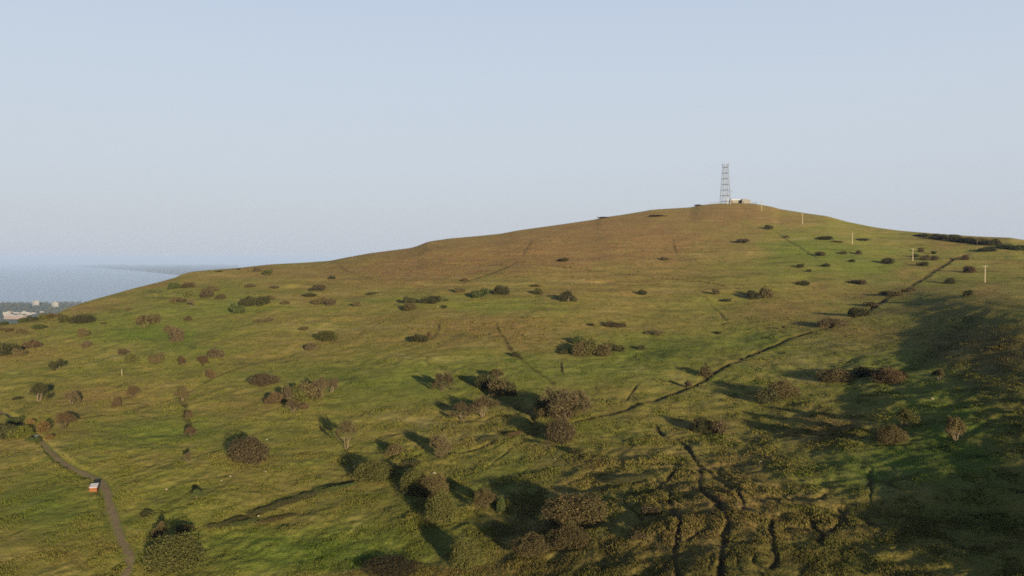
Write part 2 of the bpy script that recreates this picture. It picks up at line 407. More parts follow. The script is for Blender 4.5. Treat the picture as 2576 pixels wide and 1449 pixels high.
C_OLIVE=(.112,.124,.023); C_YELL=(.180,.155,.040); C_LUSH=(.082,.124,.017); C_BROWN=(.180,.108,.047); C_RUST=(.135,.074,.032); C_STRAW=(.28,.225,.100); C_SOIL=(.026,.018,.010); C_HEATH_SHADE=(.056,.048,.015); C_DARKG=(.036,.048,.011)
def grass_material():
    m, nt, b = node_mat('hill_grass', .95, .04); g = NG(nt)
    geo = g.n('ShaderNodeNewGeometry'); P = geo.outputs['Position']
    big = g.noise(P, .028, 3); mid = g.noise(P, .16, 4, .65); med = g.noise(P, .42, 5, .72); fine = g.noise(P, 1.1, 5, .7); fleck = g.noise(P, 2.6, 3, .7)
    strd = g.n('ShaderNodeMapping'); strd.inputs['Scale'].default_value = (.35, .12, .3); g.l(P, strd.inputs[0]); st = g.noise(strd.outputs[0], 1.0, 4, .7)
    c = g.mix(g.ramp(mid, .36, .66), C_OLIVE, C_YELL)
    c = g.mix(g.ramp(big, .40, .68, 0, .55), c, C_BROWN)
    lush = g.math('MULTIPLY', g.attr('lush'), g.ramp(mid, .30, .58, .45, 1.0)); c = g.mix(lush, c, C_LUSH)
    br = g.math('MULTIPLY', g.attr('brown'), g.ramp(st, .36, .60, .38, 1.0)); c = g.mix(br, c, g.mix(g.ramp(fine, .42, .66), C_BROWN, C_RUST))
    c = g.mix(g.ramp(st, .60, .76, 0, .42), c, C_STRAW)
    c = g.mix(g.ramp(fleck, .62, .80, 0, .28), c, C_STRAW)
    c = g.mix(g.ramp(fine, .42, .26, 0, .8), c, C_DARKG)
    c = g.mix(g.ramp(med, .47, .31, 0, .75), c, C_DARKG); c = g.mix(g.ramp(med, .55, .72, 0, .65), c, g.mix(g.attr('brown'), C_YELL, C_STRAW))
    tm = g.n('ShaderNodeMapping'); tm.inputs['Scale'].default_value = (.035, .012, .55); g.l(P, tm.inputs[0]); tr_ = g.noise(tm.outputs[0], 1.0, 5, .68)
    c = g.mix(g.ramp(tr_, .46, .32, 0, .5), c, g.mix(g.attr('brown'), C_DARKG, C_RUST)); c = g.mix(g.ramp(tr_, .56, .72, 0, .45), c, C_STRAW)
    c = g.mix(g.math('MULTIPLY', g.attr('heath_shade'), g.ramp(med, .3, .6, .9, .55)), c, C_HEATH_SHADE)  # darker heath tone with painted shade mixed into the turf colour
    soil = g.math('MULTIPLY', g.attr('soil'), g.ramp(fine, .25, .55, .6, 1.0)); c = g.mix(soil, c, C_SOIL)
    g.l(c, b.inputs['Base Color'])
    bp = g.n('ShaderNodeBump'); bp.inputs['Strength'].default_value = .7; bp.inputs['Distance'].default_value = .35
    hh = g.math('ADD', g.math('MULTIPLY', fine, .6), g.math('MULTIPLY', fleck, .5)); g.l(hh, bp.inputs['Height']); g.l(bp.outputs[0], b.inputs['Normal'])
    return m
M_GRASS = grass_material()

# --- mesh of the hill: columns of equal bearing, rows from beyond the crest down to below and behind the viewer
fine_u = np.arange(-60, 2640, 2.4)
left_u = -60 - np.cumsum(2.6 * 1.10 ** np.arange(1, 56)); left_u = left_u[left_u > -6500]
right_u = 2640 + np.cumsum(2.6 * 1.10 ** np.arange(1, 56)); right_u = right_u[right_u < 9000]
cu = np.r_[left_u[::-1], fine_u, right_u]
ct = np.r_[np.linspace(0, .06, 40, endpoint=False), np.linspace(.06, .80, 440, endpoint=False), np.linspace(.80, 1, 60)]
Ug, Tg = np.meshgrid(cu, ct, indexing='ij')
Uc = np.clip(Ug, -700, 3300)
Vg = v_of(Uc, Tg); Yg = y_of(Uc, Tg); Qg = (Ug - CX) / F
Xg = Qg * Yg; Zg = CAMZ + s_of(Vg) * Yg
dens = np.abs(np.gradient(Yg, axis=1)); dens = np.maximum(dens, Yg * 2.4 / F)
upx = CX + (Ug - CX) * (CP + (CY - Vg) / F * SP)
sh = Ug.shape
dzg, soilg, pmg = displace(upx.ravel(), Vg.ravel(), Xg.ravel(), Yg.ravel(), dens.ravel())
Zg = Zg + dzg.reshape(sh)
brg = patch(upx.ravel(), Vg.ravel(), BROWN).reshape(sh); lug = patch(upx.ravel(), Vg.ravel(), LUSH).reshape(sh); heg = patch(upx.ravel(), Vg.ravel(), HEATH_SHADE).reshape(sh)
# beyond the crest
back = np.array([3, 8, 18, 40, 80, 150, 280, 480, 800, 1200, 1700, 2300, 3000.])
Xb, Yb, Zb = [], [], []
x0, y0, z0 = Xg[:, 0], Yg[:, 0], Zg[:, 0]
for d in back:
    yy = y0 + d; zz = z0 + np.minimum((z0 - CAMZ) / y0, 0) * d - (.02 * d + .00016 * d * d) + 1.2 * vnoise(x0/30, yy/30, 51) * min(1, d/60)
    Xb.append(Qg[:, 0] * yy); Yb.append(yy); Zb.append(np.maximum(zz, 3.0))
# below and behind the viewer
x1, y1, z1 = Xg[:, -1], Yg[:, -1], Zg[:, -1]
Xf, Yf, Zf = [], [], []
RISE = np.interp(cu, [0, 1500, 2600, 3300, 5000], [0, 0, .0, .0, .0])
for d in [2, 5, 10, 20, 40, 70, 110, 160, 230, 320, 450]:
    yy = y1 - d; zz = z1 - .02 * d + RISE * d + 2.0 * vnoise(x1/40, yy/40, 52) * min(1, d/40)
    Xf.append(x1 * (1 + d / 90)); Yf.append(yy); Zf.append(zz)
X = np.concatenate([np.array(Xb[::-1]).T, Xg, np.array(Xf).T], 1); Y = np.concatenate([np.array(Yb[::-1]).T, Yg, np.array(Yf).T], 1)
Z = np.concatenate([np.array(Zb[::-1]).T, Zg, np.array(Zf).T], 1)
nb, nf = len(back), len(Xf)
def padA(a): return np.concatenate([np.repeat(a[:, :1], nb, 1), a, np.repeat(a[:, -1:], nf, 1)], 1)
nu, nv = X.shape
ii = (np.arange(nu - 1)[:, None] * nv + np.arange(nv - 1)[None]).ravel()
faces = np.stack([ii, ii + 1, ii + nv + 1, ii + nv], 1)
hill_me = mesh_np('hillside', np.stack([X.ravel(), Y.ravel(), Z.ravel()], 1), faces, M_GRASS, True)
add_attr(hill_me, 'soil', padA(soilg.reshape(sh))); add_attr(hill_me, 'brown', padA(brg)); add_attr(hill_me, 'lush', padA(lug)); add_attr(hill_me, 'heath_shade', padA(heg))
hill = setp(link('hillside', hill_me), 'broad rounded grassy hill rising to the summit', kind='structure')

# --- the trodden path, laid on the hill
def path_material():
    m, nt, b = node_mat('path_dirt', .95, .1); g = NG(nt)
    P = g.n('ShaderNodeNewGeometry').outputs['Position']
    f = g.noise(P, 1.6, 5, .7); k = g.noise(P, .5, 3)
    mid_ = g.ramp(g.attr('edge'), .0, .22, .45, 0)
    edge = g.math('ADD', g.math('MAXIMUM', g.attr('edge'), mid_), g.ramp(f, .3, .7, -.8, .8))
    c = g.mix(g.ramp(f, .35, .68), (.112,.080,.046), (.195,.145,.092)); c = g.mix(g.ramp(k, .5, .7, 0, .6), c, (.085,.078,.022))
    c = g.mix(g.ramp(edge, .48, .9), c, C_OLIVE); c = g.mix(g.ramp(g.attr('wet'), .3, .9), c, (.035,.028,.028)); g.l(c, b.inputs['Base Color'])
    bp = g.n('ShaderNodeBump'); bp.inputs['Strength'].default_value = .6; bp.inputs['Distance'].default_value = .1; g.l(f, bp.inputs['Height']); g.l(bp.outputs[0], b.inputs['Normal'])
    return m
vv_, ed_, wet_ = [], [], []
tx = np.gradient(PX); ty = np.gradient(PY); tl = np.hypot(tx, ty); nx, ny = -ty/tl, tx/tl
NW = 11
puddle_xy = base_pt(93, 1100)[0][:2]
for k in range(len(PX)):
    for j in range(NW):
        e = (j / (NW - 1) * 2 - 1); w = PHW[k] * (1 + .42 * float(vnoise(np.array([k*.21]), np.array([3.0 + np.sign(e)*9]), 3)[0]))
        x, y = PX[k] + nx[k]*e*w, PY[k] + ny[k]*e*w
        vv_.append((x, y, H(x, y) + .05 - .05 * e*e)); ed_.append(abs(e)); wet_.append(1 if math.hypot(x-puddle_xy[0], y-puddle_xy[1]) < 4.5 else 0)
fi = [(k*NW+j, k*NW+j+1, (k+1)*NW+j+1, (k+1)*NW+j) for k in range(len(PX)-1) for j in range(NW-1)]
path_me = mesh_np('dirt_path', vv_, fi, path_material(), True); add_attr(path_me, 'edge', ed_); add_attr(path_me, 'wet', wet_)
setp(link('dirt_path', path_me), 'worn brown dirt path bending down past the small orange hut', kind='structure')
# puddle in the path
mw, ntw, bw = node_mat('puddle_water', .05, .5); bw.inputs['Base Color'].default_value = (.02,.028,.04,1)
pv = []; k0 = int(np.argmin(np.hypot(PX-puddle_xy[0], PY-puddle_xy[1])))
NPd = 22
for a in range(NPd):
    th = 2*math.pi*a/NPd; r = 1 + .25*math.sin(3*th+1) + .15*math.sin(5*th)
    tx_, ty_ = tx[k0]/tl[k0], ty[k0]/tl[k0]
    x = puddle_xy[0] + (tx_*math.cos(th)*2.4 + nx[k0]*math.sin(th)*.62)*r; y = puddle_xy[1] + (ty_*math.cos(th)*2.4 + ny[k0]*math.sin(th)*.62)*r
    pv.append((x, y, H(x, y)))
tp = [(x, y, z + .08) for x, y, z in pv]; zc = sum(p[2] for p in tp)/NPd
me = bpy.data.meshes.new('puddle_water'); me.from_pydata(tp + [(float(puddle_xy[0]), float(puddle_xy[1]), zc)], [], [(a, (a+1) % NPd, NPd) for a in range(NPd)]); me.materials.append(mw)
setp(link('puddle_water', me), 'blue puddle lying across the dirt path', kind='structure')

# ------------------------------------------------------------------ shrubs and trees
def leaf_material(name, cols, trans=0.0):
    m, nt, b = node_mat(name, .85, .08); g = NG(nt)
    r = g.n('ShaderNodeNewGeometry').outputs['Random Per Island']; oi = g.n('ShaderNodeObjectInfo').outputs['Random']
    c = g.mix(g.ramp(r, .15, .85), cols[0], cols[1]); c = g.mix(g.ramp(r, .88, .97), c, cols[2])
    hv = g.n('ShaderNodeHueSaturation'); g.l(c, hv.inputs['Color']); g.l(g.ramp(oi, 0, 1, .82, 1.22), hv.inputs['Value']); g.l(hv.outputs[0], b.inputs['Base Color'])
    return m
LM = {
 'purple': leaf_material('purple_brown_twigs', [(.036,.028,.015),(.056,.044,.024),(.080,.062,.037)]),
 'dark':   leaf_material('dark_gorse', [(.019,.021,.009),(.035,.034,.014),(.055,.047,.022)]),
 'brown':  leaf_material('brown_leaves', [(.038,.031,.014),(.060,.048,.021),(.086,.067,.032)]),
 'tan':    leaf_material('tan_twigs', [(.048,.039,.020),(.072,.058,.031),(.10,.081,.046)]),
 'olive':  leaf_material('olive_leaves', [(.033,.036,.011),(.060,.058,.017),(.084,.072,.027)]),
 'green':  leaf_material('green_leaves', [(.021,.031,.010),(.040,.047,.015),(.062,.060,.021)]),
 'yellow': leaf_material('yellow_green_leaves', [(.046,.053,.010),(.074,.077,.014),(.10,.095,.020)]),
 'red':    leaf_material('russet_leaves', [(.040,.027,.014),(.060,.042,.021),(.082,.061,.033)]),
 'orange': leaf_material('orange_bracken', [(.056,.036,.013),(.088,.056,.020),(.115,.082,.032)]),
}
m_, nt_, b_ = node_mat('pale_bark', .9, .1); _g = NG(nt_)
_g.l(_g.mix(_g.noise(_g.n('ShaderNodeTexCoord').outputs['Object'], 3.0), (.06,.045,.03), (.13,.10,.07)), b_.inputs['Base Color']); M_BARK = m_
m_, nt_, b_ = node_mat('dark_bark', .9, .1); _g = NG(nt_)
_g.l(_g.mix(_g.noise(_g.n('ShaderNodeTexCoord').outputs['Object'], 3.0), (.03,.022,.015), (.06,.045,.03)), b_.inputs['Base Color']); M_STEM = m_

def rand_dirs(n, r):
    d = r.normal(size=(n, 3)); return d / np.linalg.norm(d, axis=1, keepdims=True)
def leaf_quads(P, size, r, up=0.0):
    n = len(P); a = rand_dirs(n, r); a[:, 2] += up; a /= np.linalg.norm(a, axis=1, keepdims=True)
    b = np.cross(a, rand_dirs(n, r)); b /= np.linalg.norm(b, axis=1, keepdims=True) + 1e-9
    s = (size * r.uniform(.6, 1.4, n))[:, None]
    V = np.stack([P - a*s, P + b*s*.55, P + a*s, P - b*s*.55], 1).reshape(-1, 3)
    return V, np.arange(4*n).reshape(n, 4)
def merge(parts):
    V = []; Fq = []; o = 0
    for v, f in parts: V.append(v); Fq.append(f + o); o += len(v)
    return np.concatenate(V), np.concatenate(Fq)

def dome_mesh(seed, n=2600, flat=1.0, lobes=8, leaf=.15, spread=1.0):
    """dense shrub of unit width 4 and height 3: lobes of leaf clumps with gaps"""
    r = np.random.default_rng(seed); P = []
    for k in range(lobes):
        a = r.uniform(0, 6.28); d = 1.25 * math.sqrt(r.uniform()) * spread if k else 0
        rad = r.uniform(.55, .95) * (1.0 if k else 1.15); cz = r.uniform(.6, 1.9) * (1 - .42 * (d/1.3)**2) * flat
        m = int(n / lobes); q = rand_dirs(m, r) * (rad * r.uniform(.55, 1.0, m)[:, None] ** .5)
        q *= (1 + .30 * vnoise(q[:, 0]*3 + k, q[:, 1]*3 + q[:, 2]*2, seed) + .22 * np.maximum(0, vnoise(q[:, 0]*8 + k, q[:, 1]*8 + q[:, 2]*6, seed + 3)))[:, None]; sp_ = r.uniform(0, 1, m) < .07; q[sp_] *= r.uniform(1.05, 1.4, sp_.sum())[:, None]
        q += (d*math.cos(a), d*math.sin(a), cz); P.append(q)
    P = np.concatenate(P); P[:, 2] = np.abs(P[:, 2]) * (3.0 * flat / max(1.0, P[:, 2].max()))
    P[:, :2] *= 2.0 / np.percentile(np.abs(P[:, :2]), 98.5)
    return leaf_quads(P, leaf, r, .2)

def skeleton(seed, stems=4, H=3.0, W=2.0, lean=0.0, levels=4, first=.28):
    """branching limbs: returns limb segments (a, b, r0, r1) and twig tips (pos, dir)"""
    r = np.random.default_rng(seed); segs = []; tips = []
    def grow(p, d, L, rad, lev):
        n = 3
        for i in range(n):
            d = d + r.normal(size=3) * .16; d[2] += .03; d = d / np.linalg.norm(d)
            q = p + d * L / n; r1 = rad * .86
            segs.append((p.copy(), q.copy(), rad, r1)); p = q; rad = r1
            if lev >= levels - 1: tips.append((p.copy(), d.copy()))
        if lev < levels:
            for _ in range(3 if lev < 2 else 2 + (r.uniform() < .6)):
                ax = r.normal(size=3); ax -= ax.dot(d) * d; ax /= np.linalg.norm(ax)
                ang = r.uniform(.35, .85); nd = d * math.cos(ang) + ax * math.sin(ang); nd[2] += .12; nd /= np.linalg.norm(nd)
                grow(p.copy(), nd, L * r.uniform(.62, .85), rad * .62, lev + 1)
        else: tips.append((p.copy(), d.copy()))
    for k in range(stems):
        a = 6.28 * k / stems + r.uniform(-.5, .5); sp = r.uniform(.15, .6) if stems > 1 else .08
        d = np.array([math.cos(a)*sp + lean, math.sin(a)*sp, 1.0]); d /= np.linalg.norm(d)
        grow(np.array([math.cos(a)*.12, math.sin(a)*.12, -.15]), d, H * first * r.uniform(.85, 1.15), .10 if stems > 1 else .15, 0)
    return segs, tips
def fit(segs, tips, H, W):
    T = np.array([t[0] for t in tips]); mz = T[:, 2].max(); mw = np.percentile(np.abs(T[:, :2]), 97)
    k = np.array([W/mw, W/mw, H/mz])
    return [(a*k, b*k, r0, r1) for a, b, r0, r1 in segs], [(p*k, d) for p, d in tips]
def tree_meshes(seed, stems=4, leaves=1500, twigs=2, lean=0.0, leaf=.085, name='tree', bare=False, levels=4):
    segs, tips = skeleton(seed, stems, lean=lean, levels=levels); segs, tips = fit(segs, tips, 2.85, 1.85)
    r = np.random.default_rng(seed + 5); mb = MB()
    for a, b, r0, r1 in segs:
        if r0 > .017: mb.tube(a, b, r0, r1, 5)
    tr = mb.mesh(name + '_trunk', M_BARK)
    P = np.array([t[0] for t in tips]); D = np.array([t[1] for t in tips])
    tw = []
    for k in range(twigs):
        d = D + r.normal(size=D.shape) * .55; d[:, 2] += .1; d /= np.linalg.norm(d, axis=1, keepdims=True)
        L = r.uniform(.18, .55, len(P))[:, None]; sd = np.cross(d, rand_dirs(len(P), r)); sd /= np.linalg.norm(sd, axis=1, keepdims=True)
        w = .014; s0 = P - d * .03
        V = np.stack([s0 - sd*w, s0 + sd*w, P + d*L + sd*w*.4, P + d*L - sd*w*.4], 1).reshape(-1, 3); tw.append((V, np.arange(len(V)).reshape(-1, 4)))
    if leaves:
        k = r.integers(0, len(P), leaves); Q = P[k] + r.normal(size=(leaves, 3)) * (.17, .17, .15); tw.append(leaf_quads(Q, leaf, r, .1))
    V, Fq = merge(tw)
    return tr, mesh_np(name + '_crown', V, Fq, LM['purple'])

PROTO = {}
def proto(kind, i, big=False):
    key = (kind, i, big)
    if key in PROTO: return PROTO[key]
    s = 100 + i * 13
    if big and kind == 'D': r = (tree_meshes(s + 3, 5, 10, 1, levels=3, name='shrub_stems')[0], mesh_np('large_shrub_foliage', *dome_mesh(s, 15000, .95, 22, .075, 1.1), LM['dark']))
    elif big and kind == 'L': r = (tree_meshes(s + 3, 5, 10, 1, levels=3, name='leafy_stems')[0], mesh_np('large_leafy_foliage', *dome_mesh(s + 1, 16000, 1.0, 34, .07, 1.2), LM['olive']))
    elif kind == 'D': r = (None, mesh_np('dense_shrub_foliage', *dome_mesh(s, 3400, .92, 9, .15), LM['dark']))
    elif kind == 'L': r = (tree_meshes(s + 3, 5, 10, 1, levels=3, name='leafy_stems')[0], mesh_np('leafy_shrub_foliage', *dome_mesh(s + 1, 3600, 1.0, 14, .13, 1.15), LM['olive']))
    elif kind == 'H': r = (None, mesh_np('low_mound_foliage', *dome_mesh(s + 2, 2600, .85, 7, .17, 1.1), LM['brown']))
    elif kind == 'T': r = tree_meshes(s + 5, 4, 3000, 3, name='twiggy_tree', leaf=.09)
    elif kind == 'A':
        r = tree_meshes(s + 6, 6, 2600, 4, name='airy_shrub', leaf=.08)
        r[0].materials.clear(); r[0].materials.append(M_STEM)
    elif kind == 'B': r = tree_meshes(s + 7, 3, 160, 3, name='bare_tree', leaf=.06, lean=.15)
    PROTO[key] = r; return r

NAMES = {'D': ('dense_shrub','shrub'), 'L': ('leafy_shrub','shrub'), 'H': ('low_shrub_mound','shrub'), 'T': ('twiggy_tree','tree'), 'A': ('airy_shrub','shrub'), 'B': ('bare_tree','tree')}
GROUPS = {'D':'dense shrubs scattered over the hill','L':'leafy shrubs of the lower slope','H':'low mounds of scrub on the hill','T':'twiggy small trees on the hill','A':'thin airy shrubs on the hill','B':'bare trees on the hill'}
counter = {}
def plant(u, v, w, h, kind, col, label, sink=.0):
    """a shrub or tree whose foot is at picture position (u, v), w and h its size there in picture pixels"""
    p = base_pt(u, v)[0]; x, y, z = gp(u, v); sc = p[1] / F
    W, Hh = w * sc, h * sc
    strip = kind == 'S'; kind = 'D' if strip else kind
    i = counter.get(kind, 0); counter[kind] = i + 1
    nvar = {'D': 6, 'L': 5, 'H': 4, 'T': 6, 'A': 4, 'B': 3}[kind]
    tr, cr = proto(kind, i % nvar, (w >= 62 or strip) and kind in 'DL')
    if strip: tr = None
    rz = random.uniform(0, 6.28) if kind != 'B' else random.uniform(-.5, .5)
    name, cat = NAMES[kind]
    if strip:
        a_, b_ = base_pt(u - 22, v + 6)[0], base_pt(u + 22, v - 6)[0]; rz = math.atan2(b_[1] - a_[1], b_[0] - a_[0]); name = 'bramble_strip'
    y += .05 * W if strip else .30 * W if kind in 'DHL' else .1 * W          # the foot seen is the near edge of the clump
    z = H(x * y / p[1], y); x = x * y / p[1]
    scale = (W/4.0, W/4.0 * random.uniform(.85, 1.1), Hh/3.0)
    if strip: scale = (W/4.0 * 1.15, max(.28, W/4.0*.24), Hh/3.0)
    if w >= 24 and tr is not None or kind in 'TB':
        o = empty(name, (x, y, z - .05), rz); o.scale = scale
        t = link('trunk', tr, o); c = link('crown', cr, o)
    else:
        o = c = link(name, cr, None, (x, y, z - .1)); o.rotation_euler = (0, 0, rz); o.scale = scale
    c.material_slots[0].link = 'OBJECT'; c.material_slots[0].material = LM[col]
    setp(o, label, cat, GROUPS[kind]); return o

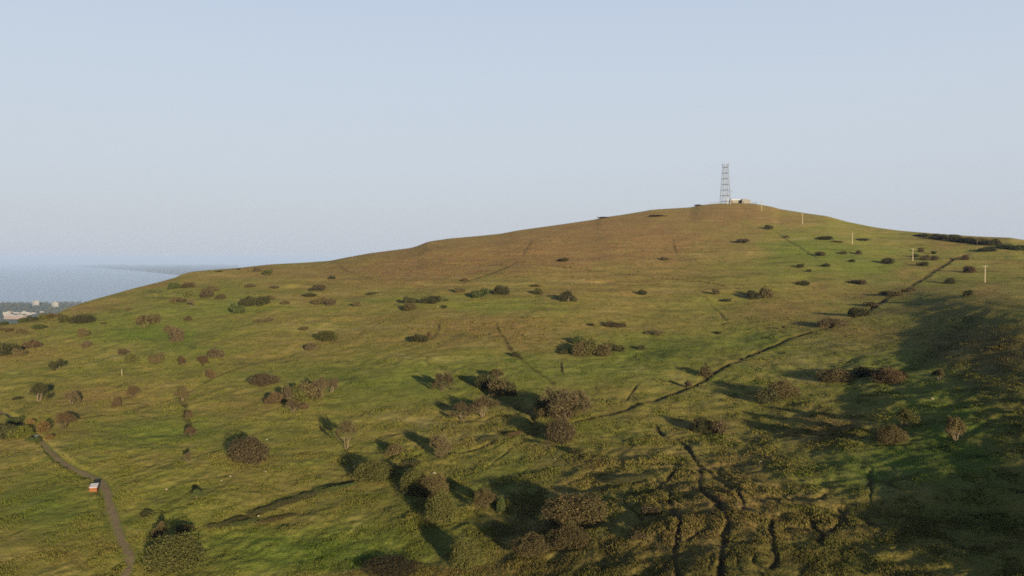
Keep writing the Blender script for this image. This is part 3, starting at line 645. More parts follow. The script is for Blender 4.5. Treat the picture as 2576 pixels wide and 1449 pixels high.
PLANTS = [
 # far left crest and hedge line above the town
 (6,832,26,10,'D','brown','brown bush at the left picture edge on the crest before the town'),
 (26,834,24,10,'D','red','low reddish bush below the strip of bright field at left'),
 (10,818.5,30,11,'D','green','dark green hedge bush left of the pink building on the crest'),
 (58,812,30,15,'D','green','dark green round hedge bush in front of the pink town building'),
 (84,808,28,15,'D','dark','dark hedge bush just right of the pink town building'),
 (106,805,32,17,'D','olive','olive hedge bush on the crest below the left tower block'),
 (132,800,42,15,'D','brown','wide brown hedge bush on the crest below the right tower block'),
 (50,838,30,14,'D','brown','brown bush hanging at the near side of the bright field strip'),
 (98,829,36,14,'L','green','green bush at the right end of the bright field strip'),
 (165,810,40,18,'L','olive','olive bush joined to the left end of a dark mound near the crest'),
 (207,815,64,25,'D','dark','long dark mound of gorse near the left crest above two brown bushes'),
 (20,897,56,38,'D','dark','big dark thicket at the left edge halfway up the slope'),
 (50,898,30,24,'D','brown','brown bush joined to the right of the left edge thicket'),
 (82,879,42,24,'D','red','reddish brown bush behind the left edge thicket'),
 (210,852,27,26,'D','brown','upper one of two brown bushes one above the other on the left slope'),
 (218,876,22,22,'D','purple','lower one of two brown bushes one above the other on the left slope'),
 (143,933,36,27,'T','dark','small dark tree alone at left above the puddle'),
 (260,820,18,6,'H','red','tiny reddish tuft in the bright grass right of the long dark mound'),
 (323,783,18,12,'D','brown','small lone brown bush near the left crest above the bright grass'),
 (375,818,54,32,'D','brown','wide brown bush in the bright yellow grass of the left slope'),
 (364,826,22,18,'D','olive','small olive bush at the foot of the wide brown bush in yellow grass'),
 (423,833,26,20,'D','brown','small brown bush touching the upper left of a tall brown bush'),
 (447,859,40,44,'D','purple','tall round brown bush in the bright grass of the left slope'),
 (476,805,21,15,'D','brown','small round brown bush alone above the tall round brown bush'),
 (308,897,28,20,'A','purple','faint greyish bush at the upper left of a pair on the left slope'),
 (327,917,36,30,'D','olive','rounded olive brown bush right above the pale marker post'),
 (397,916,35,31,'D','brown','round brown bush between the marker post and three small bushes'),
 (457,921,22,25,'A','red','thin reddish bush right of a round brown bush on the left slope'),
 (488,880,15,16,'D','green','small green bush above three brown bushes on the left slope'),
 (541,902,42,30,'D','purple','purple brown round bush, largest of three together left of centre'),
 (512,918,30,25,'A','red','russet thin bush in the middle of three together'),
 (527,950,27,24,'A','red','reddish thin bush on the faint bank below three bushes'),
 (1753,518.5,20,5,'H','dark','dark heather tuft on the skyline left of the mast'),
 (1515,549,26,4,'H','dark','dark heather tuft on the skyline halfway up to the summit'),
 (1660,545,50,4,'H','red','russet heather strip below the skyline left of the summit'),
 # hill shoulder, left of centre
 (441,728,31,18,'D','green','dark green bush at the top left by the sea skyline'),
 (474,722,34,15,'D','brown','flat brown bush joined to the dark green bush by the sea skyline'),
 (476,748,26,20,'D','olive','olive round bush below the flat brown bush by the sea skyline'),
 (440,761,20,16,'D','brown','small brown bush, left of a pair beside a leaning bare tree'),
 (460,762,26,14,'D','purple','greyish bush touching a leaning bare tree near the sea skyline'),
 (480,774,16,26,'B','tan','thin leaning bare tree beside two small bushes near the sea skyline'),
 (516,750,38,26,'D','purple','purple brown round bush below the shoulder of the hill at left'),
 (537,733,30,18,'D','brown','brown bush behind the purple brown bush on the left shoulder'),
 (560,752,27,15,'D','brown','small brown bush right of the purple brown bush on the left shoulder'),
 (627,723,27,11,'H','purple','low greyish mound above the long dark thicket at left'),
 (551,685,18,5,'H','olive','flat olive tuft in the grass just under the left skyline'),
 (600,679,12,4,'H','dark','tiny dark tuft just under the left skyline'),
 (648,685,21,14,'D','purple','left one of two small bushes under the skyline by the thin far mast'),
 (675,690,23,14,'D','green','right greener one of two small bushes under the skyline'),
 (690,726,21,11,'A','tan','pale greyish bush alone right of the low greyish mound'),
 (598,786,36,32,'D','green','dark green round bush at the left end of the long dark thicket'),
 (625,771,44,30,'D','dark','dark bush in the middle of the long dark thicket at left'),
 (655,769,46,28,'D','dark','dark bush at the right of the long dark thicket at left'),
 (678,756,24,13,'D','brown','low brown bush at the right tip of the long dark thicket'),
 (719,768,23,13,'D','brown','small lone brown bush right of the long dark thicket'),
 (661,808,46,14,'H','tan','low tan mound of dead bracken below the long dark thicket'),
 (781,746,36,11,'D','dark','flat dark bush at the top of a row slanting down right'),
 (804,766,40,20,'D','brown','brown bush in the middle of a row slanting down right'),
 (831,769,27,21,'D','purple','purple brown bush at the lower end of a row slanting down right'),
 (805,733,34,17,'A','purple','pale purple bush above the slanting row of three bushes'),
 (834,702,20,10,'D','dark','small dark bush on the faint track below the skyline'),
 (897,772,25,14,'D','brown','brown bush alone in straw grass right of the slanting row'),
 (936,740,34,8,'H','olive','flat olive tuft in grass right of the slanting row of three bushes'),
 (769,829,30,11,'H','brown','low brown mound above the olive dome bush'),
 (824,859,66,29,'D','olive','olive dome shaped gorse bush left of centre'),
 (780,881,31,25,'D','purple','purple round bush at the lower left of the olive dome bush'),
 # middle of the hill
 (1034,766,36,22,'D','dark','dark bush, upper left of a group of four on mid hill'),
 (1026,782,40,22,'D','brown','brown green bush, lower left of a group of four on mid hill'),
 (1084,767,54,23,'D','dark','wide dark bush at the right of a group of four on mid hill'),
 (1119,775,16,9,'D','dark','tiny dark bush below the wide dark mid hill bush'),
 (1123,760,14,6,'D','dark','tiny dark bush right of the wide dark mid hill bush'),
 (1154,738,26,16,'D','brown','small brown bush left above a dark green round bush on mid hill'),
 (1204,751,48,28,'D','green','dark green bush with brown top right of the group of four'),
 (1168,708,22,10,'D','red','small reddish bush on the bank above the dark green mid hill bush'),
 (1259,743,44,28,'D','dark','dark round bush right of the dark green bush on mid hill'),
 (1350,743,28,18,'D','olive','olive bush with long shadow left of a round lone tree on mid hill'),
 (1345,722,24,7,'H','brown','low brown tuft above the olive bush on mid hill'),
 (1428,765,40,30,'L','dark','round dark lone tree like bush at the centre of mid hill'),
 (1416,658,36,11,'D','dark','dark double bush on the upper brown slope at the worn track'),
 (1615,741,24,15,'D','dark','small dark bush alone right of centre on mid hill'),
 (1673,656,22,10,'D','red','small reddish bush on the upper slope under the mast'),
 (1548,824,56,18,'H','purple','smooth purple brown heather mound at mid slope'),
 (1648,842,48,14,'H','tan','faint tan mound right of the smooth heather mound'),
 (1488,819,18,8,'D','dark','tiny dark tuft left of the smooth heather mound'),
 (1054,863,48,22,'D','dark','dark spreading bush at the foot of a faint worn track, centre'),
 (1080,858,12,22,'A','red','thin reddish strip of scrub beside the dark spreading bush'),
 (1450,864,38,22,'D','green','green bush at the upper left of the big central thicket'),
 (1463,893,50,46,'D','brown','brown bush at the left of the big central thicket'),
 (1488,891,42,44,'L','olive','olive bush in the middle of the big central thicket'),
 (1520,894,50,40,'D','brown','brown bush at the front right of the big central thicket'),
 (1553,881,42,24,'D','dark','dark bush at the right tip of the big central thicket'),
 (1423,889,32,14,'D','dark','low dark bush at the lower left of the big central thicket'),
 (1615,878,20,14,'D','dark','small dark bush right of the big central thicket'),
 (1294,898,24,15,'D','dark','small dark bush on the track above the hedge in the gully'),
 (1808,836,22,9,'D','dark','tiny dark bush in the green grass above the long ditch'),
 (1873,612,40,14,'H','purple','smooth dark dome of heather below the summit at right'),
 (1828,757,26,10,'D','dark','low dark bush left of a pair of brown bushes on the right slope'),
 (1798,742,24,15,'A','tan','pale thin bush above the low dark bush on the right slope'),
 (1898,752,40,26,'D','dark','dark left bush of a pair below the smooth dark dome'),
 (1925,750,34,34,'D','brown','brown taller right bush of a pair below the smooth dark dome'),
 # right hand slope
 (1935,577,22,13,'D','dark','dark bush near the summit below the second pole from the mast'),
 (1977,598,14,6,'D','brown','tiny brown tuft on the track below the summit'),
 (2074,604,42,10,'H','dark','long low dark mound left of the middle pole'),
 (2104,611,26,7,'H','brown','low brown mound between the long dark mound and the middle pole'),
 (2169,605,40,8,'H','dark','long low dark mound right of the middle pole'),
 (2065,645,34,14,'D','brown','brown bush with a long shadow in the right green slope'),
 (2124,639,18,11,'D','olive','small olive bush, left of two under the middle pole'),
 (2160,640,16,14,'D','red','small reddish bush, right of two under the middle pole'),
 (2144,661,20,9,'D','dark','low dark bush under the two small bushes below the middle pole'),
 (2235,665,30,19,'D','dark','dark round bush left of the second pole from the right'),
 (2318,633,16,14,'D','brown','small brown bush just right of the second pole from the right'),
 (2350,638,16,10,'D','green','small dark green bush right of the second pole from the right'),
 (2332,656,26,17,'D','brown','brown bush beside the foot of the second pole from the right'),
 (2303,648,20,12,'D','dark','dark bush behind the second pole from the right'),
 (2349,657,22,15,'D','purple','purple bush touching the brown bush at the second pole'),
 (2320,671,28,13,'D','dark','low dark bush under the foot of the second pole from the right'),
 (2430,655,20,15,'D','red','reddish round bush between the two rightmost poles'),
 (2480,634,52,13,'D','dark','long low dark bush below the skyline thicket at the right'),
 (2015,675,18,13,'D','dark','small dark bush at the left of three on the right green slope'),
 (2077,673,24,11,'D','dark','small dark bush at the right of three on the right green slope'),
 (2036,685,15,8,'D','dark','tiny dark bush, lowest of three on the right green slope'),
 (2440,688,30,20,'D','red','dark reddish bush just left of the rightmost pole'),
 (2394,712,28,18,'D','dark','dark bush below left of the rightmost pole'),
 (2157,714,42,15,'D','purple','purple brown bush with long shadow in the right green slope'),
 (2022,719,34,15,'D','dark','dark bush at the left edge of the right green slope'),
 (2284,734,30,13,'D','brown','brown bush at the upper end of the long ditch'),
 (2257,747,40,17,'D','brown','brown green bush beside the upper long ditch'),
 (2227,743,32,13,'D','dark','dark bush left of the brown green bush at the upper ditch'),
 (2190,771,42,15,'D','brown','flat brown bush where the long ditch turns'),
 (2162,796,52,30,'D','dark','dark bush in the bend of the long ditch'),
 (2092,826,66,32,'D','purple','large purple brown bush at the right end of the lower long ditch'),
 (2434,754,26,20,'D','dark','dark bush on the shaded right slope under the rightmost pole'),
 (1972,830,10,13,'A','red','tiny thin bush in the grass above the long ditch at right'),
 (2322,597,44,10,'D','dark','dark gorse at the left tip of the skyline thicket'),
 (2358,603,46,17,'D','dark','dark gorse second from the left in the skyline thicket'),
 (2393,609,46,20,'D','dark','tall dark gorse left of the middle of the skyline thicket'),
 (2428,613,46,19,'D','dark','dark gorse right of the middle of the skyline thicket'),
 (2462,616,42,19,'D','brown','brownish gorse behind the short pole in the skyline thicket'),
 (2494,620,44,20,'D','dark','dark gorse at the right tip of the skyline thicket'),
 (2530,627,46,15,'D','green','dark green bush between the skyline thicket and the right edge'),
 (2562,631,40,16,'D','green','dark green bush at the right picture edge under the skyline'),
 # lower left
 (98,1013,54,48,'T','dark','dark brown tree with a short trunk above the puddle path'),
 (42,1009,28,9,'H','dark','low dark tuft left of the dark brown tree above the path'),
 (180,1021,36,36,'T','purple','purple brown tree right of the dark tree above the path'),
 (296,1026,24,27,'D','red','small dark red bush below the marker post'),
 (336,998,32,28,'A','red','faint reddish thin bush upper right of the small dark red bush'),
 (459,1004,44,38,'T','brown','brown tree at the top of a faint vertical bank at left'),
 (475,1052,18,22,'A','red','thin russet scrub below the brown tree on the vertical bank'),
 (480,1096,32,28,'A','red','sparse reddish shrub at the foot of the vertical bank'),
 (160,1081,42,44,'A','red','russet bush above the path right of the puddle'),
 (104,1094,34,30,'L','orange','bright orange bracken clump overhanging the puddle'),
 (124,1112,22,16,'L','orange','small orange bracken clump right of the puddle'),
 (76,1074,24,18,'L','orange','orange bracken clump along the path above the puddle'),
 (14,1112,54,52,'D','dark','dark bush at the left picture edge below the path'),
 (40,1072,40,20,'D','green','dark green bush below the path near the left edge'),
 (52,1108,54,30,'L','yellow','bright yellow green bush left of the puddle'),
 (84,1116,34,16,'D','green','green low bush against the left bank of the puddle'),
 (473,1172,28,28,'B','tan','small pale bare sapling left of the large dome bush'),
 (625,1172,104,72,'D','purple','large dome shaped purple brown bush standing alone at lower left'),
 (665,970,78,37,'D','purple','wide purple brown dome bush left of the tree cluster'),
 (694,1018,48,32,'D','red','reddish low bush at the left end of the tree cluster'),
 (728,1013,52,44,'D','purple','brown bush left of the middle in the tree cluster'),
 (754,1011,50,46,'D','olive','olive bush in the middle of the tree cluster'),
 (786,1009,56,52,'D','brown','large brown bush right of the middle in the tree cluster'),
 (808,1002,56,50,'T','purple','pale trunked tree at the right of the tree cluster'),
 (834,988,44,36,'T','purple','back tree at the far right tip of the tree cluster'),
 (737,1038,36,34,'T','purple','small pale trunked tree in front of the tree cluster'),
 (768,1032,24,18,'D','red','small reddish bush in front of the tree cluster'),
 (872,1126,58,74,'B','tan','lone pale bare tree with a forked trunk below the tree cluster'),
 (994,1146,48,32,'L','brown','brown bush in a hollow right of the lone bare tree'),
 (1106,1146,54,60,'A','tan','tan airy bush right of the brown bush in a hollow'),
 (1036,1172,40,20,'D','dark','dark low bush below the tan airy bush'),
 # centre gully
 (1112,981,48,46,'A','purple','airy purple bush upper left of two trunked trees at centre'),
 (1219,976,56,38,'D','dark','dark bush at the upper end of the gully hedge'),
 (1252,957,46,30,'A','brown','airy brown bush behind the gully hedge'),
 (1255,996,58,52,'D','brown','dark brown large bush in the gully hedge'),
 (1280,998,42,42,'D','dark','dark bush at the lower end of the gully hedge'),
 (1164,1047,52,46,'T','purple','left one of two trunked purple trees at centre'),
 (1215,1042,66,58,'T','purple','right larger one of two trunked purple trees at centre'),
 (1420,1062,122,80,'A','tan','largest brown willow with a rounded twiggy crown at centre'),
 (1424,1058,92,62,'D','brown','inner brown bush crowded under the largest brown willow'),
 (1365,1052,42,42,'L','brown','brown bush at the left foot of the largest willow'),
 (1408,1117,88,66,'D','purple','round reddish brown tree crown in front of the largest willow'),
 (1375,1132,34,24,'B','tan','fallen pale branches left below the round reddish tree'),
 (1450,1150,40,20,'H','dark','low dark scrub below the round reddish tree'),
 (1778,951,44,34,'L','brown','brown bush above the ditch beside a small pale trunked tree'),
 (1731,975,27,25,'T','purple','small pale trunked tree on the lip of the long ditch'),
 (1773,1080,66,46,'D','dark','dark round bush on the lower right slope below the ditch'),
 (1814,1085,54,38,'D','purple','purple brown bush joined to the right of a dark round bush'),
 (1928,1012,52,50,'D','dark','dark bush at the left of a broad brown thicket on the right'),
 (1972,1000,84,46,'L','brown','broad brown thicket right of its dark bush on the right slope'),
 (1235,1105,60,14,'S','dark','low dark bramble strip along the bank at centre'),
 (1295,1098,40,14,'S','red','low reddish bramble at the right end of the bank at centre'),
 # lower right
 (2237,961,90,42,'D','red','reddish brown dome bush in the shade of the right slope'),
 (2172,947,54,32,'D','dark','very dark bush touching the left of the reddish dome bush'),
 (2107,956,84,34,'D','brown','broad brown bush left of the very dark bush on the right'),
 (2362,956,32,30,'T','brown','small brown tree right of the reddish dome bush'),
 (2272,1067,58,50,'T','olive','olive brown tree on the shaded green slope at right'),
 (2242,1122,68,52,'L','brown','orange brown bush below the olive brown tree at right'),
 (2405,1114,54,64,'T','brown','tall brown tree at the far right of the shaded green slope'),
 (1440,1342,154,76,'D','brown','large dark brown thicket near the bottom edge right of centre'),
 (1432,1398,116,58,'L','brown','brown bush in front of the large bottom thicket'),
 (1340,1420,96,54,'L','brown','brown bramble bush at the lower left of the large bottom thicket'),
 (1482,1272,46,22,'D','dark','small dark bush above the large bottom thicket'),
 (1640,1312,54,22,'H','purple','low purple heather mound right of the large bottom thicket'),
 (1605,1378,50,24,'H','purple','low purple scrub at the bottom right of the large thicket'),
 (1590,1222,90,22,'S','dark','dark low scrub strip above the bottom thicket at right'),
 # bottom left and centre
 (938,1212,88,52,'L','olive','olive leafy bush at the upper end of the dark lower ditch'),
 (1048,1242,76,68,'L','olive','olive green bush, upper left of three leafy bushes in a column'),
 (1092,1247,66,68,'L','brown','brown green bush, upper right of three leafy bushes in a column'),
 (1110,1318,80,88,'L','olive','tall olive bush, lowest of three leafy bushes in a column'),
 (1222,1282,54,52,'A','brown','airy brown bush alone right of the three leafy bushes'),
 (1172,1434,72,80,'L','olive','pale olive bush at the bottom edge near the centre'),
 (1262,1292,24,44,'D','green','narrow dark green bush right of the airy brown bush'),
 (440,1428,138,92,'L','olive','large yellowish leafy bush by the bend of the path'),
 (466,1338,44,18,'D','brown','brown low bush at the lower left end of the dark ditch'),
 (402,1352,36,40,'L','brown','brown leaning bush between the path and the dark ditch'),
 (390,1412,60,38,'L','green','green bush between the path bend and the leafy bush'),
 (372,1293,34,12,'D','dark','small dark hollow bush above a fallen pale branch by the path'),
 (495,1262,28,24,'L','green','small green bush by stones below the pale sapling'),
 (700,1298,90,10,'S','brown','low brown bramble strip along the near bank of the ditch'),
 (620,1308,80,12,'S','green','low dark green bramble strip along the lower ditch'),
 (552,1318,57,14,'S','dark','small dark bramble near the lower left end of the dark ditch'),
 (596,1303,65,14,'S','dark','dark bramble in the ditch just below the stones left of centre'),
 (662,1281,78,14,'S','dark','dark bramble above the flat pale stone in the lower ditch'),
 (722,1263,78,14,'S','dark','dark bramble at the middle of the lower ditch'),
 (780,1243,80,14,'S','dark','dark bramble right of the middle of the lower ditch'),
 (826,1228,72,14,'S','green','dark green bramble in the ditch just below the rusty grass patch'),
 (860,1228,78,14,'S','green','dark green bramble on the ditch left of the olive leafy bush'),
 (990,1452,150,18,'L','brown','rusty bramble along the bottom edge left of the pale olive bush'),
]
for row in PLANTS: plant(*row)

# ------------------------------------------------------------------ made things
def plain(name, col, rough=.8, spec=.2, metal=0.0, var=.25, scale=1.2):
    m, nt, b = node_mat(name, rough, spec); g = NG(nt); b.inputs['Metallic'].default_value = metal
    n = g.noise(g.n('ShaderNodeTexCoord').outputs['Object'], scale, 4, .6)
    g.l(g.mix(g.ramp(n, .3, .7), tuple(c * (1 - var) for c in col), tuple(min(1, c * (1 + var)) for c in col)), b.inputs['Base Color'])
    return m
M_STEEL = plain('galvanised_steel', (.045,.056,.075), .55, .4, .0, .15)
M_STEELP = plain('pale_steel', (.075,.086,.105), .55, .4, .0, .12)
M_WHITE = plain('white_paint', (.34,.335,.33), .6, .3, 0, .06)
M_CONC = plain('pale_concrete', (.13,.122,.11), .9, .1, 0, .18, .6)
M_DARK = plain('dark_opening', (.06,.055,.05), .8)
M_POLE = plain('weathered_pole_wood', (.23,.195,.14), .85, .1, 0, .15)
M_GLASS = plain('insulator_glaze', (.12,.11,.10), .3, .5, 0, .1)
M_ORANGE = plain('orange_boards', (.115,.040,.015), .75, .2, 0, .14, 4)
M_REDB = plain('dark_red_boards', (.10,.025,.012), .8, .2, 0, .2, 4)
M_ROOF = plain('white_roof_sheet', (.31,.31,.345), .5, .4, 0, .05)
M_STONE = plain('pale_stone', (.15,.13,.095), .9, .1, 0, .25, 6)

# telecom mast on the summit
mu, mv = 1822.5, 511.0
base = base_pt(mu, mv + 1)[0]; my = base[1] + 3.0; mx = (mu - CX) / F * my; mz = base[2] - .5
k = my / F
mast = empty('lattice_mast', (mx, my, mz), math.radians(8))
setp(mast, 'tall grey lattice telecom mast with cross frames standing on the summit', 'mast')
MHT, BW, TW = 101 * k, 10.2 * k, 5.1 * k
def half(z): return BW + (TW - BW) * z / MHT
for sx in (-1, 1):
    for sy in (-1, 1):
        MB().tube((sx*BW, sy*BW, -1.5), (sx*TW, sy*TW, MHT), .20, .15, 8).build('leg', M_STEELP, mast)
lev = [MHT * q for q in (.075, .215, .355, .495, .635, .775, .915)]
for z in lev:
    h = half(z); f = MB(); c = [(-h,-h,z),(h,-h,z),(h,h,z),(-h,h,z)]
    for i in range(4): f.tube(c[i], c[(i+1) % 4], .12, n=6)
    f.tube(((c[0][0]+c[1][0])/2, -h, z), (h, 0, z), .09); f.tube((h,0,z),(0,h,z), .09); f.tube((0,h,z),(-h,0,z), .09); f.tube((-h,0,z),(0,-h,z), .09)
    f.box(-h*.3, h*.3, -h*.3, h*.3, z-.03, z+.03); f.build('platform_frame', M_STEEL, mast)
br = MB(); zz = [0.0] + lev + [MHT]
for a, b in zip(zz[:-1], zz[1:]):
    for i, (p, q) in enumerate((((-1,-1),(1,-1)), ((1,-1),(1,1)), ((1,1),(-1,1)), ((-1,1),(-1,-1)))):
        ha, hb = half(a), half(b); mid_ = ((p[0]+q[0])/2*hb, (p[1]+q[1])/2*hb, b)
        br.tube((p[0]*ha, p[1]*ha, a), mid_, .085, n=4); br.tube((q[0]*ha, q[1]*ha, a), mid_, .085, n=4)
br.build('bracing', M_STEEL, mast)
ld = MB(); ld.tube((-.25, -.6, 0), (-.25, -.4, MHT*.93), .06); ld.tube((.25, -.6, 0), (.25, -.4, MHT*.93), .06)
for i in range(60): ld.tube((-.25, -.58, i*MHT*.0155), (.25, -.58, i*MHT*.0155), .03, n=4)
ld.build('ladder', M_STEEL, mast)
for sx, sy, z, hgt in ((-1,-1,.95,2.3),(1,-1,.95,2.3),(1,1,.95,2.1),(-1,1,.95,2.1),(-.25,-1,.30,2.6),(.6,-1,.44,2.2),(-.6,-1,.60,2.6),(.5,-1,.58,2.2),(-.5,-1,.17,2.6),(.6,-1,.17,2.6)):
    h = half(MHT*z) * 1.06
    MB().box(sx*h-.18, sx*h+.18, sy*h-.15, sy*h+.15, MHT*z, MHT*z+hgt).tube((sx*h*.96, sy*h*.9, MHT*z-.3), (sx*h*.96, sy*h*.9, MHT*z+hgt+.2), .07).build('antenna_panel', M_STEEL, mast)
def dish(p, r, mat):
    b = MB(); n = 14; rings = [(0, 0), (.55, .08), (1, .32)]; vs = []
    for rr, dd in rings[1:]:
        for i in range(n):
            t = 2*math.pi*i/n; vs.append((p[0]+rr*r*math.cos(t), p[1]-dd*r, p[2]+rr*r*math.sin(t)))
    for rr, dd in rings[1:]:
        for i in range(n):
            t = 2*math.pi*i/n; vs.append((p[0]+rr*r*math.cos(t), p[1]+.12-dd*r, p[2]+rr*r*math.sin(t)))
    fs = [(i, (i+1)%n, n+(i+1)%n, n+i) for i in range(n)] + [(2*n+i, 3*n+i, 3*n+(i+1)%n, 2*n+(i+1)%n) for i in range(n)] + [(n+i, n+(i+1)%n, 3*n+(i+1)%n, 3*n+i) for i in range(n)] + [tuple(range(n))[::-1], tuple(range(2*n, 3*n))]
    b.raw(vs, fs); b.tube((p[0], p[1]+.1, p[2]), (p[0]-.9, p[1]+.6, p[2]), .08); return b
dish((half(MHT*.30)+1.0, -half(MHT*.3), MHT*.315), .7, M_STEELP).build('dish', M_STEELP, mast)
dish((half(MHT*.08)+.7, -half(MHT*.08), MHT*.125), .6, M_STEEL).build('dish', M_STEEL, mast)
MB().tube((-TW*.55, 0, MHT), (-TW*.55, 0, MHT + 2.2), .06).build('rod', M_STEEL, mast)

# two low buildings and fences beside the mast
def building(u0, u1, v_top, v_base, depth, label, dark_left, extra=None, off=4.0):
    uc = (u0+u1)/2; p = base_pt(uc, max(v_base, float(sky_v(np.array([uc]))[0]) + .6))[0]; y = p[1] + off; kk = y / F
    w = (u1-u0)*kk; h = (v_base - v_top)*kk
    zb = CAMZ + float(s_of(np.array([v_base]))[0]) * y
    o = empty('equipment_building', ((uc-CX)/F*y, y, zb)); setp(o, label, 'building')
    MB().box(-w/2, w/2, 0, depth, -2.0, h).build('wall', M_CONC, o)
    MB().box(-w/2-.3, w/2+.3, -.3, depth+.3, h+.003, h+.35).build('roof', M_WHITE if dark_left else M_CONC, o)
    MB().box(-w/2+.5, -w/2+1.5, -.06, .05, -.2, min(h-.4, 2.1)).build('door', M_DARK, o)
    n = 3
    for i in range(n):
        x = -w/2 + 2.6 + i*(w-4)/n; MB().box(x, x+.35, -.06, .05, -.2, h-.1).build('pilaster', M_CONC, o)
    if extra:
        a, b, t = extra; MB().box(-w/2+a*w, -w/2+b*w, .6, depth-.6, h+.353, h+.35+t).build('roof_housing', M_CONC, o)
    return o
building(1838, 1861.5, 503.0, 511.5, 7, 'low pale concrete building with white flat roof next to the mast', True)
building(1865, 1886, 504.0, 512.0, 6, 'low pale building with a raised roof box, right of the other', False, (.08, .72, .9), 3.0)

def fence(u0, u1, v0a, v0b, label, n, hgt):
    us = np.linspace(u0, u1, n); o = None; pts = []
    for i, u in enumerate(us):
        vb = float(sky_v(np.array([u]))[0]); p = base_pt(u, vb + .8)[0]; y = p[1] + 2; pts.append(((u-CX)/F*y, y, CAMZ + float(s_of(np.array([vb + .6]))[0])*y))
    o = empty('wire_fence', pts[0]); setp(o, label, 'fence', 'fences round the mast compound'); q = [mathutils.Vector(p) - mathutils.Vector(pts[0]) for p in pts]
    for p in q: MB().tube(p - mathutils.Vector((0,0,.5)), p + mathutils.Vector((0,0,hgt)), .11, n=6).build('post', M_STEELP, o)
    w = MB()
    for a, b in zip(q[:-1], q[1:]):
        for z in (.35, .8, 1.25, 1.7, 2.1): w.tube(a + mathutils.Vector((0,0,z*hgt/2.3)), b + mathutils.Vector((0,0,z*hgt/2.3)), .045, n=4)
    w.build('mesh_panel', M_STEELP, o)
fence(1782, 1813, 0, 0, 'pale wire fence left of the mast on the summit', 9, 2.3)
fence(1888, 1902, 0, 0, 'pale wire fence right of the two low summit buildings', 5, 2.0)

# poles
def utility_pole(u, vb, vt, label, arm=True, group='wooden poles of the line to the summit'):
    p = gp(u, vb); hgt = (vb - vt) * base_pt(u, vb)[0][1] / F
    o = empty('utility_pole', p, math.radians(-35)); setp(o, label, 'pole', group)
    MB().tube((0,0,-.6), (0,0,hgt), .22, .16, 10).build('post', M_POLE, o)
    if arm:
        MB().box(-.95, .95, -.08, .08, hgt-.45, hgt-.27).tube((-.6,-.1,hgt-.36), (0,-.16,hgt-1.0), .04).tube((.6,-.1,hgt-.36), (0,-.16,hgt-1.0), .04).build('crossarm', M_POLE, o)
        for x in (-.82, 0, .82):
            z0 = hgt - .27 if x else hgt
            MB().tube((x,0,z0), (x,0,z0+.16), .05).tube((x,0,z0+.16), (x,0,z0+.34), .09, .06).build('insulator', M_GLASS, o)
    return o
utility_pole(2477.5, 708, 664, 'nearest wooden pole with crossarm, rightmost on the green slope')
utility_pole(2296, 656, 624.5, 'wooden pole standing among small bushes, second of the line from the right')
utility_pole(2144, 615, 586, 'pale wooden pole in the middle of the line climbing the hill')
utility_pole(2018.5, 564, 538, 'wooden pole on the brown upper slope, fourth from the right')
utility_pole(1916, 530, 505, 'wooden pole rising above the skyline right of the summit buildings')
utility_pole(2458, 616, 602, 'short pale pole in front of the dark thicket near the skyline', False)

def short_post(u, vb, vt, r, label, mat, name='marker_post', lean=.0, cap=True):
    p = gp(u, vb); hgt = (vb - vt) * base_pt(u, vb)[0][1] / F
    o = empty(name, p); setp(o, label, 'post')
    MB().tube((0,0,-.4), (lean*hgt,0,hgt), r, r*.85, 8).build('shaft', mat, o)
    if cap: MB().tube((lean*hgt,0,hgt), (lean*hgt,0,hgt+.08), r*1.1, r*.5, 8).build('cap', mat, o)
short_post(307, 949, 934, .08, 'pale wooden marker post alone on the left slope', M_POLE, lean=-.03)
short_post(1830.5, 514.5, 497, .22, 'thick white post at the right foot of the mast', M_WHITE)
short_post(1837.5, 514.5, 503, .16, 'thinner white post between the mast and the low buildings', M_WHITE)
fp = base_pt(657, float(sky_v(np.array([657.]))[0]) + .8)[0]
o = empty('thin_mast', (fp[0], fp[1] + 12, fp[2] - 1)); setp(o, 'thin faint grey mast standing behind the left skyline', 'mast')
MB().tube((0,0,0), (0,0,5.2), .05, .035, 6).build('shaft', M_STEEL, o); MB().tube((-.3,0,4.6),(.3,0,4.6), .025).build('crossbar', M_STEEL, o)

# small orange hut beside the path
hu, hv = 234.5, 1243.0
hp = gp(hu, hv); hk = base_pt(hu, hv)[0][1] / F
hut = empty('small_hut', hp, math.radians(17)); setp(hut, 'tiny orange hut with a white sloping roof beside the dirt path', 'hut')
hw, hh, hd = 8.2*hk, 10.5*hk, 23*hk
w = MB(); w.raw([(-hw,0,-.3),(hw,0,-.3),(hw,hd,-.3),(-hw,hd,-.3),(-hw,0,hh),(hw,0,hh),(hw,hd,hh*1.38),(-hw,hd,hh*1.38)], [(3,2,1,0),(4,5,6,7),(1,2,6,5),(2,3,7,6)])
w.build('wall', M_ORANGE, hut)
MB().raw([(-hw,0,-.3),(hw,0,-.3),(hw,0,hh),(-hw,0,hh),(-hw,.03,-.3),(hw,.03,-.3),(hw,.03,hh),(-hw,.03,hh)], [(0,1,2,3),(7,6,5,4)]).build('front_boards', M_ORANGE, hut)
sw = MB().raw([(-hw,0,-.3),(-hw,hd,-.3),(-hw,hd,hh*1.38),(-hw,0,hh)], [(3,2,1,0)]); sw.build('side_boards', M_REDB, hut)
rf = MB(); e = .07; sl = hh*.38/hd
